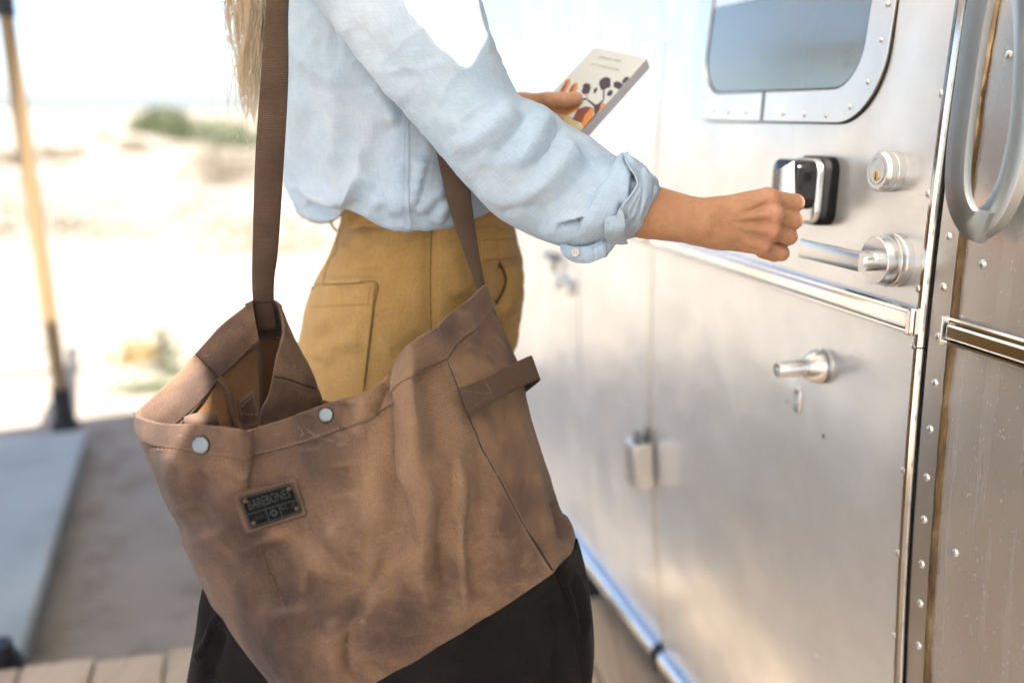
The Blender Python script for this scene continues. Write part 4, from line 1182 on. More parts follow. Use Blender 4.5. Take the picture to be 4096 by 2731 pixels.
# sleeve placket, tab and the open cuff end with its button
def draped(name, bvh, C, offs, mat, parent, nu=40, nv=30, th=.0018, cr=None):
    """a layer of cloth lying over another, its free edges lifted; C[col][row] in view"""
    Q = [[on(bvh, x, y, o)[0] for (x, y), o in zip(c, of)] for c, of in zip(C, offs)]
    G = cgrid([[Vector(p) for p in c] for c in Q], nu, nv, .45)
    N = grid_normals(G); N = N * np.sign(face_cam(N, G).mean())
    if cr: G = creases(G, N, *cr)
    o = link(name, grid_mesh(name, G), mat, parent); thick(o, th, 0)
    return o, BVHTree.FromPolygons([Vector(v) for v in G.reshape(-1, 3)], [tuple(p.vertices) for p in o.data.polygons])
lay, LAYB = draped('cuff_fold', CF_BVH,
    [[(2488, 634), (2510, 690), (2512, 735), (2498, 800), (2494, 860), (2490, 945)], [(2520, 642), (2545, 700), (2548, 750), (2535, 815), (2528, 870), (2520, 940)], [(2560, 668), (2585, 722), (2590, 772), (2572, 830), (2556, 880), (2545, 930)], [(2596, 700), (2622, 742), (2624, 785), (2600, 838), (2580, 886), (2558, 922)]],
    [[.004, .0075, .0085, .0075, .006, .004], [.004, .007, .006, .0085, .005, .003], [.003, .005, .005, .004, .004, .003], [.002, .003, .003, .003, .003, .002]], M_SHIRT, cuff, 60, 60, .0018, (.0040, 1.2, 12, 40, 37.0))
seam('stitching', LAYB, [(2500, 660), (2516, 700), (2517, 735), (2504, 800), (2500, 860)], .00035, M_THREAD, cuff, .0014, dash=(9, 4))
bnd, BNDB = draped('cuff_band', CF_BVH, [[(2428, 872), (2424, 905), (2432, 946)], [(2462, 846), (2460, 895), (2464, 946)], [(2494, 806), (2497, 870), (2494, 938)]], [[.006, .008, .006], [.0105, .012, .0095], [.012, .012, .010]], M_SHIRT, cuff, 24, 24, .0026)
seam('stitching', BNDB, [(2488, 822), (2490, 875), (2487, 932)], .00035, M_THREAD, cuff, .0018, dash=(9, 4))
seam('stitching', BNDB, [(2434, 878), (2430, 910), (2437, 940)], .00035, M_THREAD, cuff, .0018, dash=(9, 4))
tabo, TABB = draped('sleeve_tab', SL_BVH, [[(2320, 900), (2322, 908)], [(2345, 886), (2345, 915)], [(2385, 896), (2385, 932)], [(2424, 912), (2418, 952)]], [[.002, .002], [.004, .005], [.006, .006], [.008, .008]], M_SHIRT, sleeve, 30, 14, .0024)
seam('stitching', TABB, [(2330, 898), (2348, 892), (2386, 902), (2418, 916)], .00035, M_THREAD, sleeve, .0018, dash=(9, 4))
flap = [[(2238, 962, 1.060), (2246, 1000, 1.058), (2262, 1025, 1.056), (2290, 1042, 1.056)], [(2290, 985, 1.050), (2292, 1008, 1.046), (2298, 1030, 1.046), (2312, 1049, 1.048)], [(2350, 985, 1.044), (2350, 1008, 1.040), (2352, 1030, 1.040), (2360, 1050, 1.042)],
        [(2405, 962, 1.046), (2410, 985, 1.040), (2410, 1010, 1.040), (2408, 1030, 1.042)], [(2450, 938, 1.052), (2455, 958, 1.046), (2452, 980, 1.046), (2440, 1002, 1.048)], [(2492, 925, 1.060), (2490, 935, 1.054), (2484, 945, 1.052), (2470, 960, 1.052)]]
Gf = cgrid([[PY(*p) for p in c] for c in flap], 40, 20); Gf = folds(Gf, -grid_normals(Gf) * np.sign(face_cam(grid_normals(Gf), Gf).mean()) * -1, [([(2375, 985), (2380, 1045)], 6, -.0015, 'f'), ([(2410, 980), (2420, 1030)], 8, .002, 'f')])
o = link('cuff_end', grid_mesh('cuff_end', Gf), M_SHIRT, cuff); thick(o, .0022)
FP_BVH = BVHTree.FromPolygons([Vector(v) for v in Gf.reshape(-1, 3)], [tuple(p.vertices) for p in o.data.polygons])
seam('stitching', FP_BVH, [(2376, 990), (2378, 1045)], .0003, M_THREAD, cuff, .0015, dash=(8, 4))
seam('stitching', FP_BVH, [(2268, 1022), (2310, 1040), (2365, 1040), (2430, 1000)], .0003, M_THREAD, cuff, .0015, dash=(8, 4))
bp, bn = on(FP_BVH, 2306, 1010, .0012)
bm4 = Matrix.Translation(bp) @ bn.to_track_quat('Y', 'Z').to_matrix().to_4x4()
bt = obj('button', lathe([(.0046, 0), (.0048, .0008), (.0046, .0018), (.0040, .0021), (.0034, .0014), (.0002, .0014)], 28), M_BUTTON, cuff, True, 30, bm4)
for a, b in ((-1, -1), (1, -1), (1, 1), (-1, 1)): obj('button_hole', lathe([(.0006, .0013), (.0005, .0017), (.0001, .0017)], 8), M_SEAM, bt, True, 30, bm4 @ Matrix.Translation((a * .0012, 0, b * .0012)))
# left sleeve, mostly hidden behind the body
lsl = [(-.18, 1.43, 1.33, .07), (-.12, 1.45, 1.22, .065), (*PY(1880, 640, 1.44), .05), (*PY(1890, 560, 1.38), .04), (*PY(1885, 520, 1.33), .034)]
V, Fc = tube([Vector(p[:3]) for p in lsl], [p[3] for p in lsl], 24, False); o = obj('sleeve', (V, Fc), M_SHIRT, shirt, True, None); sub(o, 2); thick(o, .0015)
# collar and yoke so that the neck is closed from above
V, Fc = tube([(-.18, 1.31, 1.36), (-.175, 1.31, 1.40), (-.168, 1.31, 1.43)], [.14, .075, .064], 28, False); o = obj('collar', (V, Fc), M_SHIRT, shirt, True, None); thick(o, .003)

# --- trousers
tr = [(1372, 770, 2035, 770, 1.315, .140), (1366, 850, 2045, 850, 1.315, .142), (1350, 925, 2065, 925, 1.315, .146), (1322, 1020, 2082, 1020, 1.315, .151), (1268, 1120, 2088, 1120, 1.315, .156), (1228, 1210, 2088, 1210, 1.315, .159), (1203, 1330, 2078, 1330, 1.315, .160), (1185, 1450, 2050, 1450, 1.315, .160), (1190, 1600, 2030, 1600, 1.315, .160), (1230, 1800, 2010, 1800, 1.315, .155)]
Gp = cloth_tube(tr, 170, 150, .96); Np = nrm_out(Gp)
PTF = [([(1300, 1108), (1400, 1098), (1480, 1092), (1560, 1095)], 26, -.005), ([(1290, 1135), (1400, 1128), (1500, 1125)], 26, .005), ([(1360, 920), (1450, 905), (1560, 905)], 16, -.004), ([(1350, 1010), (1420, 960), (1480, 930)], 30, .005), ([(1290, 1090), (1350, 1030), (1430, 990)], 28, .004),
       ([(1725, 930), (1722, 1140), (1726, 1320)], 30, -.006, 'f'), ([(2000, 1050), (2022, 1100), (2015, 1160), (1985, 1220)], 14, -.012), ([(2035, 1060), (2050, 1140), (2030, 1220), (2000, 1290)], 22, .010), ([(2075, 1060), (2068, 1150), (2075, 1250)], 18, .007), ([(2060, 1100), (2045, 1180), (2055, 1260)], 10, -.006),
       ([(2085, 1230), (2040, 1290), (1990, 1330)], 30, -.012), ([(1240, 1330), (1300, 1290), (1400, 1250)], 45, .006), ([(1230, 1480), (1330, 1430), (1450, 1420)], 50, -.003), ([(1260, 1420), (1370, 1370), (1460, 1360)], 36, .006), ([(1800, 1000), (1840, 1100), (1830, 1200)], 40, .005), ([(1560, 1440), (1640, 1400), (1700, 1330)], 40, -.006)]
Gp = folds(Gp, Np, PTF); Gp = Gp + nrm_out(Gp) * (nz(Gp, 14, 3.0, 3) * .0022 + nz(Gp, 6, 7.0, 2) * .003)[..., None]
Gp = creases(Gp, nrm_out(Gp), .0042, .5, 7, 24, 41.0)
pants = link('trousers', grid_mesh('trousers', Gp, True), M_PANTS, person); thick(pants, .0016, -1)
PT_BVH = BVHTree.FromPolygons([Vector(v) for v in Gp.reshape(-1, 3)], [tuple(p.vertices) for p in pants.data.polygons])
for yc in (1.25, 1.385):
    V, Fc = tube([(-.14, yc, .80), (-.14, yc, .70), (-.14, yc, .45), (-.15, yc, .10)], [.070, .080, .082, .085], 32, False); o = obj('trouser_leg', (V, Fc), M_PANTS, pants, True, None); sub(o, 1); thick(o, .0018)
# seams, pockets, loops
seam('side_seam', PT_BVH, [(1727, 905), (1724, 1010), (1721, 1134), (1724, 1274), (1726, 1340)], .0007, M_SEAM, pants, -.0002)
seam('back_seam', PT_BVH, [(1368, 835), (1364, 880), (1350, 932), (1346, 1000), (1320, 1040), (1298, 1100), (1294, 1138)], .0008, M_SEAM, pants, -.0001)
bpk = patch('back_pocket', PT_BVH, [(1250, 1143), (1506, 1134), (1440, 1700), (1205, 1700)], M_PANTS, pants, .0022, .0003, 24, 34)
seam('pocket_edge', PT_BVH, [(1250, 1140), (1400, 1135), (1507, 1132), (1498, 1230), (1478, 1400), (1458, 1550)], .0005, M_SEAM, pants, .0004)
PK_BVH = BVHTree.FromPolygons([v.co for v in bpk.data.vertices], [tuple(p.vertices) for p in bpk.data.polygons])
seam('stitching', PK_BVH, [(1235, 1228), (1320, 1224), (1400, 1220), (1484, 1219)], .0005, M_PTHREAD, bpk, .0001)
seam('stitching', PK_BVH, [(1482, 1142), (1476, 1180), (1471, 1219)], .0005, M_PTHREAD, bpk, .0001)
seam('stitching', PK_BVH, [(1496, 1142), (1488, 1230), (1470, 1400), (1452, 1540)], .00035, M_PTHREAD, bpk, .0002, dash=(9, 4))
seam('waistband_stitching', PT_BVH, [(1372, 905), (1450, 893), (1560, 888), (1640, 900)], .0004, M_PTHREAD, pants, .0002)
seam('waistband_stitching', PT_BVH, [(1900, 912), (1980, 905), (2060, 895)], .0005, M_PTHREAD, pants, .0002)
fpk = patch('front_pocket', PT_BVH, [(1918, 938), (2056, 932), (2076, 1036), (1924, 1048)], M_PANTS, pants, .0022, .0003, 16, 14)
FK_BVH = BVHTree.FromPolygons([v.co for v in fpk.data.vertices], [tuple(p.vertices) for p in fpk.data.polygons])
for a in ([(1920, 962), (1985, 958), (2060, 955)], [(1980, 938), (1990, 1000), (1992, 1042)], [(1926, 1040), (2000, 1036), (2074, 1028)]): seam('stitching', FK_BVH, a, .0006, M_PTHREAD, fpk, .0001)
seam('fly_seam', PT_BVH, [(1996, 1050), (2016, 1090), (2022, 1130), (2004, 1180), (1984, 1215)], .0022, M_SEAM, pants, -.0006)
patch('belt_loop', PT_BVH, [(1988, 846), (2006, 844), (2010, 910), (1992, 914)], M_PANTS, pants, .0035, .0006, 5, 10)
V, Fc = tube([PY(1345, 845, 1.285), PY(1322, 872, 1.285), PY(1326, 900, 1.285), PY(1346, 925, 1.285)], .0018, 8); obj('belt_loop', (V, Fc), M_PANTS, pants)
# shoes
for yc in (1.21, 1.41):
    v, f = box_vf((-.20, yc - .042, 0), (.06, yc + .042, .075)); o = obj('shoe', (v, f), M_RUBBER, person, True, None); sub(o, 3)

# --- hair: long fair strands down the back
def hairmat():
    m, nt, b = newmat('fair_hair', (.6, .45, .28), .42, spec=.4)
    a = noise_(nt, coords(nt, scale=(1, 1, .12)), 130, 3)
    to(nt, ramp(nt, a, [(.3, (.66, .50, .32)), (.5, (.86, .72, .53)), (.7, (.94, .86, .72))]), b, 'Base Color')
    tr = N_(nt, 'ShaderNodeBsdfTranslucent'); tr.inputs['Color'].default_value = (.90, .76, .56, 1)
    mx = N_(nt, 'ShaderNodeMixShader'); mx.inputs[0].default_value = .35
    nt.links.new(b.outputs[0], mx.inputs[1]); nt.links.new(tr.outputs[0], mx.inputs[2]); nt.links.new(mx.outputs[0], nt.nodes['Material Output'].inputs['Surface']); return m
M_HAIR = hairmat()
def strands():
    rng = np.random.RandomState(5); parts = []
    for k in range(420):
        u = rng.rand(); x0 = 905 + 190 * u ** .8; Yk = 1.20 + rng.rand() * .12
        end = 130 + 400 * rng.rand() ** .8 if x0 > 960 else 40 + 330 * rng.rand()
        if rng.rand() < .10: x0 -= 45; end += 90
        dx = rng.normal(0, 18) + (20 if x0 < 1000 else 0); ph = rng.rand() * 6.3; am = rng.uniform(4, 26); fr = rng.uniform(.008, .016)
        pts = []; rad = []; m = 16
        for i in range(m):
            t = i / (m - 1); y = -330 + (end + 330) * t
            x = x0 + dx * t * t + am * t * math.sin(ph + y * fr) + (14 * math.sin(y * .011 + 1) if x0 > 940 else 0)
            pts.append(PY(x, y, Yk)); rad.append((.00032 + .00030 * rng.rand()) * (1 - .75 * t ** 3))
        parts.append(tube(pts, rad, 4, False))
    for k in range(12):           # locks that bunch together
        x0 = 955 + 90 * rng.rand(); Yk = 1.21 + rng.rand() * .08; end = 330 + 170 * rng.rand(); ph = rng.rand() * 6.3; pts = []; rad = []
        for i in range(18):
            t = i / 17; y = -330 + (end + 330) * t; x = x0 + 16 * t * math.sin(ph + y * .011) + 8 * math.sin(y * .02 + ph)
            pts.append(PY(x, y, Yk)); rad.append(.0022 * (1 - .9 * t ** 2.5) + .0003)
        parts.append(tube(pts, rad, 6, False))
    # the mass over the head
    for k in range(160):
        a = rng.uniform(.6, 5.6); r = .092; z0 = 1.69
        top = Vector((-.135, 1.31, 1.695)); sd = Vector((-.135 + math.cos(a) * r, 1.31 + math.sin(a) * r, 1.60)); lo = Vector((-.15 + math.cos(a) * .085 - .05, 1.31 + math.sin(a) * .08, 1.44)); end = lo + Vector((-.06, 0, -.10))
        C = spline(np.array([top, sd, lo, end]), 12); parts.append(tube([Vector(c) for c in C], [.006] * 10 + [.004, .002], 5, False))
    return merge(parts)
V, Fc = strands(); o = obj('hair', (V, Fc), M_HAIR, person, True, None, outward=False); o['kind'] = 'stuff'
# ------------------------------------------------------------------ the canvas bag
bag = empty('tote_bag', PY(1500, 2700, 1.0) + Vector((0, 0, -.12)))
tag(bag, 'worn brown waxed canvas tote bag with black base hanging from a shoulder strap', 'bag')
def waxed():
    m, nt, b = newmat('waxed_canvas', (.2, .1, .06), .72, spec=.25)
    v = coords(nt)
    a = noise_(nt, v, 5.0, 4, .60, .7)
    c = ramp(nt, a, [(.35, (.056, .038, .034)), (.43, (.108, .068, .052)), (.51, (.172, .105, .071)), (.62, (.29, .178, .106))])
    f = noise_(nt, v, 34, 4, .62, .8)
    c = mix(nt, .55, c, ramp(nt, f, [(.3, (.72, .72, .76)), (.52, (1, 1, 1)), (.75, (1.28, 1.22, 1.15))]), 'MULTIPLY')
    # pale rub marks and scratches in the wax
    sc = noise_(nt, coords(nt, scale=(9, 9, 42), rot=(0, .5, 0)), 1.0, 5, .7, 2.5)
    sc2 = noise_(nt, v, 5, 2)
    mk = math_(nt, 'MULTIPLY', math_(nt, 'GREATER_THAN', sc, .655), math_(nt, 'GREATER_THAN', sc2, .47))
    c = mix(nt, math_(nt, 'MULTIPLY', mk, .30), c, (.42, .29, .19))
    vo = nt.nodes.new('ShaderNodeTexVoronoi'); vo.feature = 'DISTANCE_TO_EDGE'; vo.inputs['Scale'].default_value = 16
    wv = nt.nodes.new('ShaderNodeVectorMath'); wv.operation = 'ADD'; nz_n = N_(nt, 'ShaderNodeTexNoise', Scale=9.0, Detail=4.0)
    nt.links.new(v, nz_n.inputs['Vector']); nt.links.new(v, wv.inputs[0])
    sc_ = nt.nodes.new('ShaderNodeVectorMath'); sc_.operation = 'SCALE'; sc_.inputs['Scale'].default_value = .10; nt.links.new(nz_n.outputs['Color'], sc_.inputs[0])
    nt.links.new(sc_.outputs[0], wv.inputs[1]); nt.links.new(wv.outputs[0], vo.inputs['Vector'])
    cr = math_(nt, 'LESS_THAN', vo.outputs['Distance'], .012)
    crm = math_(nt, 'MULTIPLY', cr, math_(nt, 'GREATER_THAN', noise_(nt, v, 11, 3), .56))
    c = mix(nt, math_(nt, 'MULTIPLY', crm, .0), c, (.46, .33, .23))
    # weave
    g = noise_(nt, v, 620, 2, .7)
    wf = []
    for d_, ro in (('X', .0), ('Y', .0)):
        u = coords(nt, 'UV', scale=(1, 1, 1), rot=(0, 0, ro))
        wvt = nt.nodes.new('ShaderNodeTexWave'); wvt.wave_type = 'BANDS'; wvt.bands_direction = d_; wvt.inputs['Scale'].default_value = 140; wvt.inputs['Distortion'].default_value = 1.2; wvt.inputs['Detail'].default_value = 1.0
        nt.links.new(u, wvt.inputs['Vector']); wf.append(wvt.outputs['Fac'])
    weave = math_(nt, 'MULTIPLY', wf[0], wf[1])
    c = mix(nt, .6, c, ramp(nt, g, [(.3, (.62, .62, .62)), (.7, (1.3, 1.3, 1.3))]), 'MULTIPLY')
    c = mix(nt, .45, c, ramp(nt, weave, [(0, (.72, .72, .72)), (.8, (1.35, 1.35, 1.35))]), 'MULTIPLY')
    ge = nt.nodes.new('ShaderNodeNewGeometry')
    wear = ramp(nt, ge.outputs['Pointiness'], [(.505, (0, 0, 0)), (.535, (1, 1, 1))])
    c = mix(nt, math_(nt, 'MULTIPLY', wear, .25), c, (.36, .24, .165))
    to(nt, c, b, 'Base Color')
    to(nt, ramp(nt, f, [(.3, (.62,) * 3), (.7, (.82,) * 3)]), b, 'Roughness')
    b.inputs['Sheen Weight'].default_value = .10; b.inputs['Sheen Roughness'].default_value = .45
    n1 = bump_(nt, b, f, .35, .005); n2 = bump_(nt, b, g, .35, .0012, n1); bump_(nt, b, weave, .45, .0010, n2)
    return m
M_CANVAS = waxed()
M_LINING = fabric('canvas_inside', (.15, .075, .036), (.20, .10, .047), (.24, .125, .06), 9, 600, .9, .35, None, .4)
M_BLACK = fabric('black_canvas', (.008, .007, .0068), (.012, .0108, .0104), (.018, .016, .0155), 9, 420, .95, .7, None, .7, .03)
M_STRAP = fabric('brown_webbing', (.150, .082, .045), (.185, .103, .057), (.215, .122, .07), 30, 500, .9, .25, (400, 340, 0, .6), .4)
M_STITCH, _, _ = newmat('tan_stitch', (.30, .205, .14), .9)
M_DSTITCH, _, _ = newmat('dark_piping', (.03, .019, .014), .9)
M_SNAP = satin('nickel_snap', (.25, .285, .305), .5)
def cols(*cs): return [[PY(x, y, Y) for (x, y), Y in zip(c, ys)] for c, ys in cs]
FR_C = cols(
 ([(548, 1648), (558, 1745), (648, 1960), (785, 2250), (925, 2525), (1085, 2735)], (.945, .945, .935, .93, .925, .92)),
 ([(562, 1668), (578, 1765), (680, 1972), (812, 2256), (955, 2540), (1115, 2750)], (.905, .900, .895, .890, .890, .890)),
 ([(655, 1693), (655, 1785), (750, 1992), (875, 2272), (1010, 2552), (1150, 2775)], (.885, .880, .874, .870, .870, .872)),
 ([(800, 1697), (790, 1808), (855, 2018), (965, 2294), (1085, 2566), (1205, 2805)], (.876, .869, .864, .859, .860, .866)),
 ([(940, 1712), (925, 1826), (955, 2045), (1045, 2310), (1160, 2586), (1275, 2836)], (.866, .863, .867, .857, .860, .866)),
 ([(986, 1722), (975, 1832), (995, 2050), (1085, 2315), (1200, 2590), (1310, 2840)], (.872, .868, .869, .858, .860, .866)),
 ([(1012, 1714), (1005, 1824), (1030, 2048), (1115, 2315), (1230, 2590), (1340, 2834)], (.896, .886, .871, .861, .860, .866)),
 ([(1160, 1668), (1160, 1790), (1185, 2030), (1250, 2305), (1340, 2578), (1430, 2770)], (.902, .893, .872, .862, .861, .867)),
 ([(1320, 1608), (1330, 1735), (1345, 2000), (1395, 2285), (1470, 2545), (1535, 2705)], (.905, .895, .875, .865, .865, .870)),
 ([(1470, 1562), (1480, 1680), (1500, 1945), (1545, 2230), (1600, 2480), (1650, 2645)], (.920, .908, .884, .873, .873, .878)),
 ([(1585, 1470), (1600, 1600), (1615, 1880), (1660, 2160), (1715, 2400), (1760, 2580)], (.940, .925, .892, .878, .879, .884)),
 ([(1630, 1388), (1650, 1510), (1670, 1800), (1730, 2090), (1805, 2345), (1865, 2520)], (.930, .905, .882, .879, .883, .888)),
 ([(1690, 1340), (1718, 1470), (1780, 1745), (1870, 2000), (1960, 2235), (2040, 2405)], (.952, .940, .915, .903, .902, .903)),
 ([(1742, 1312), (1785, 1440), (1885, 1700), (2000, 1920), (2115, 2130), (2213, 2288)], (.990, .980, .952, .935, .928, .924)))
nu, nvv = 190, 150
Gfr = cgrid(FR_C, nu, nvv, .42)
def out_n(G):
    N = grid_normals(G); s = np.sign(face_cam(N, G).mean()); return N * s
FRF = [([(1610, 1420), (1625, 1600), (1632, 1780), (1660, 1980)], 26, .010), ([(1700, 1420), (1735, 1580), (1760, 1720), (1790, 1860)], 55, -.012), ([(1660, 1830), (1700, 2060), (1690, 2300), (1730, 2500)], 42, .007), ([(1822, 1800), (1828, 2050), (1838, 2280), (1860, 2480)], 26, .010, 'o'),
       ([(1770, 1950), (1770, 2200), (1800, 2420)], 34, -.009), ([(1560, 1520), (1540, 1600), (1500, 1680)], 30, -.008), ([(1450, 1580), (1440, 1680), (1420, 1760)], 40, .006), ([(1390, 1600), (1380, 1690), (1360, 1740)], 30, -.005), ([(1235, 1650), (1230, 1730), (1240, 1800)], 34, -.005),
       ([(1395, 2500), (1385, 2600), (1400, 2680), (1470, 2731)], 18, -.006), ([(1340, 2440), (1330, 2560), (1345, 2700)], 40, .004), ([(1450, 2540), (1470, 2620), (1560, 2640)], 46, .003), ([(1060, 2150), (1120, 2300), (1150, 2450)], 90, -.010), ([(850, 1880), (800, 2000), (840, 2140)], 60, -.008), ([(730, 1790), (720, 1900), (770, 2060)], 60, .005),
       ([(1290, 2080), (1420, 2200), (1540, 2260)], 80, .008), ([(1200, 2360), (1350, 2380), (1480, 2440)], 70, -.010), ([(1000, 1740), (985, 1850), (970, 1930)], 20, .005, 's'), ([(1960, 2000), (1990, 2150), (2040, 2260)], 50, .006), ([(1880, 1750), (1920, 1900), (1960, 2020)], 36, -.005),
       ([(1480, 1800), (1500, 2000), (1480, 2150)], 60, .006), ([(1380, 1850), (1400, 1980)], 60, -.005), ([(700, 2120), (800, 2300), (900, 2480)], 40, .004)]
Nf = out_n(Gfr); Gfr = folds(Gfr, Nf, FRF, False)
Gfr = Gfr + out_n(Gfr) * ((nz(Gfr, 11, 4.0, 3) * .0038 + nz(Gfr, 30, 1.0, 3) * .0010) * np.clip(np.linspace(-.5, 7, nu), .15, 1)[:, None])[..., None]
front = link('front_panel', grid_mesh('front_panel', Gfr), M_CANVAS, bag)
thick(front, .0022, 0)
FB = BVHTree.FromPolygons([Vector(v) for v in Gfr.reshape(-1, 3)], [tuple(p.vertices) for p in front.data.polygons])
hemi = int(nvv * .2)
def hem_band(name, G, rows, parent):
    B = G[:, :rows] + out_n(G)[:, :rows] * .0018
    B[:, -1] -= out_n(G)[:, rows - 1] * .0012
    o = link(name, grid_mesh(name, B), M_CANVAS, parent); thick(o, .0022, 0); return o
hem_band('front_hem', Gfr, hemi, front)
# right end
RG_C = [list(map(Vector, FR_C[-1]))] + cols(
 ([(1800, 1252), (1838, 1370), (1940, 1640), (2055, 1885), (2165, 2085), (2246, 2252)], (1.02, 1.01, .972, .955, .945, .940)),
 ([(1880, 1195), (1912, 1310), (2010, 1580), (2110, 1830), (2210, 2050), (2280, 2215)], (1.055, 1.045, 1.01, .99, .98, .972)),
 ([(1937, 1140), (1968, 1235), (2068, 1490), (2152, 1770), (2240, 2030), (2300, 2168)], (1.085, 1.075, 1.05, 1.03, 1.02, 1.01)),
 ([(1948, 1175), (1985, 1265), (2078, 1500), (2150, 1790), (2230, 2040), (2292, 2165)], (1.105, 1.10, 1.085, 1.065, 1.055, 1.045)))
Grg = cgrid(RG_C, 70, 150, .42)
RGF = [([(1990, 1400), (2040, 1600), (2100, 1800), (2180, 2020)], 26, .005), ([(1920, 1500), (1990, 1700), (2060, 1850)], 34, -.005), ([(2200, 1990), (2230, 2090), (2250, 2180)], 14, -.006), ([(2240, 2050), (2270, 2120), (2285, 2180)], 10, .005), ([(1850, 1240), (1860, 1330), (1880, 1420)], 30, .005), ([(2120, 1900), (2170, 2040), (2200, 2160)], 24, .004)]
Grg = folds(Grg, out_n(Grg), RGF, False); Grg = Grg + out_n(Grg) * (nz(Grg, 14, 6.0, 3) * .0030)[..., None] * np.clip(np.linspace(0, 8, 70), 0, 1)[:, None, None]
rg = link('end_panel', grid_mesh('end_panel', Grg), M_CANVAS, bag); thick(rg, .0022, 0)
RB = BVHTree.FromPolygons([Vector(v) for v in Grg.reshape(-1, 3)], [tuple(p.vertices) for p in rg.data.polygons])
hem_band('end_hem', Grg, hemi, rg)
# back: from the right end round behind
BK_C = [[Vector(c) for c in RG_C[-1]]] + cols(
 ([(1930, 1260), (1960, 1350), (2050, 1600), (2120, 1850), (2190, 2070), (2240, 2180)], (1.125, 1.125, 1.12, 1.11, 1.10, 1.09)),
 ([(1760, 1500), (1760, 1620), (1800, 1850), (1850, 2050), (1900, 2250), (1930, 2360)], (1.135, 1.135, 1.13, 1.12, 1.11, 1.10)),
 ([(1500, 1640), (1500, 1740), (1520, 1950), (1560, 2150), (1600, 2370), (1620, 2480)], (1.135, 1.135, 1.13, 1.12, 1.11, 1.10)),
 ([(1290, 1600), (1290, 1720), (1320, 1950), (1380, 2200), (1420, 2450), (1440, 2560)], (1.12, 1.12, 1.11, 1.10, 1.09, 1.08)))
Gbk = cgrid(BK_C, 50, 60, .42); o = link('back_panel', grid_mesh('back_panel', Gbk), M_LINING, bag); thick(o, .0022, 0)
# left end, front half: hem band (brown), lining below
LF_top = [(548, 1648), (640, 1560), (716, 1488), (783, 1415), (880, 1308), (950, 1250), (1008, 1202)]
LF_hem = [(600, 1790), (715, 1700), (800, 1610), (876, 1515), (945, 1445), (995, 1400), (1030, 1366)]
LF_low = [(720, 1950), (800, 1850), (860, 1790), (925, 1700), (960, 1660), (1000, 1620), (1036, 1560)]
LF_bot = [(820, 2250), (880, 2150), (920, 2100), (960, 2000), (1000, 1960), (1030, 1900), (1046, 1850)]
LY = (.948, .962, .976, .990, 1.004, 1.014, 1.022)
hemC = [[PY(*LF_top[i], LY[i]), PY((LF_top[i][0] + LF_hem[i][0]) / 2, (LF_top[i][1] + LF_hem[i][1]) / 2, LY[i] - .004), PY(*LF_hem[i], LY[i])] for i in range(7)]
Gh = cgrid(hemC, 60, 24, .45); Gh = Gh + out_n(Gh) * (nz(Gh, 16, 9.0, 3) * .0028)[..., None]
o = link('left_hem', grid_mesh('left_hem', Gh), M_CANVAS, bag); thick(o, .0036, 0)
HB = BVHTree.FromPolygons([Vector(v) for v in Gh.reshape(-1, 3)], [tuple(p.vertices) for p in o.data.polygons])
linC = [[PY(*LF_hem[i], LY[i] + .004), PY((LF_hem[i][0] + LF_low[i][0]) / 2, (LF_hem[i][1] + LF_low[i][1]) / 2, LY[i] + .004), PY(*LF_low[i], LY[i] + .004), PY(*LF_bot[i], LY[i] + .004)] for i in range(7)]
Gl = cgrid(linC, 60, 40, .45); Gl = Gl + out_n(Gl) * (nz(Gl, 14, 2.0, 3) * .003)[..., None]
o = link('lining', grid_mesh('lining', Gl), M_LINING, bag); thick(o, .0012, 0)
LB = BVHTree.FromPolygons([Vector(v) for v in Gl.reshape(-1, 3)], [tuple(p.vertices) for p in o.data.polygons])
# patch on the lining and the corner seam allowance
patch('lining_patch', LB, [(948, 1602), (1010, 1560), (1040, 1690), (960, 1720)], M_CANVAS, o, .0015, .0004, 10, 10)
for c in ([(952, 1606), (980, 1582), (1008, 1562)], [(958, 1622), (985, 1600), (1010, 1580)], [(958, 1652), (990, 1655), (1020, 1655)]): seam('stitching', LB, c, .0006, M_STITCH, o, .003, dash=(9, 7))
V, Fc = tube([PY(x, y, .988) for x, y in spline(np.array([(872, 1514), (905, 1545), (922, 1590), (928, 1640), (945, 1690), (965, 1725)], float), 20)], .0034, 10)
o2 = obj('corner_seam', (V, Fc), M_STRAP, o, True, None)
seam('stitching', HB, [(786, 1418), (830, 1465), (876, 1513)], .0007, M_DSTITCH, bag, .0030)
seam('stitching', HB, [(1026, 1362), (950, 1437), (876, 1510), (800, 1600), (700, 1690)], .0006, M_DSTITCH, bag, .0024)
# valley behind, where the strap is sewn
VA_C = cols(
 ([(985, 1215), (1000, 1310), (1012, 1440), (1016, 1580), (1020, 1720)], (1.034, 1.034, 1.036, 1.038, 1.04)),
 ([(1020, 1200), (1030, 1310), (1040, 1440), (1046, 1580), (1050, 1720)], (1.060, 1.066, 1.075, 1.08, 1.08)),
 ([(1060, 1197), (1066, 1310), (1072, 1440), (1078, 1580), (1080, 1720)], (1.072, 1.080, 1.088, 1.09, 1.09)),
 ([(1098, 1202), (1104, 1310), (1112, 1440), (1118, 1580), (1120, 1720)], (1.070, 1.078, 1.090, 1.095, 1.095)),
 ([(1122, 1222), (1140, 1320), (1150, 1440), (1160, 1580), (1170, 1720)], (1.058, 1.068, 1.085, 1.09, 1.09)))
Gv = cgrid(VA_C, 50, 60, .42); hemrow = 21
o = link('left_hem', grid_mesh('left_hem', Gv[:, :hemrow]), M_CANVAS, bag); thick(o, .0030, 0)
o = link('lining', grid_mesh('lining', Gv[:, hemrow - 1:]), M_LINING, bag); thick(o, .0014, 0)
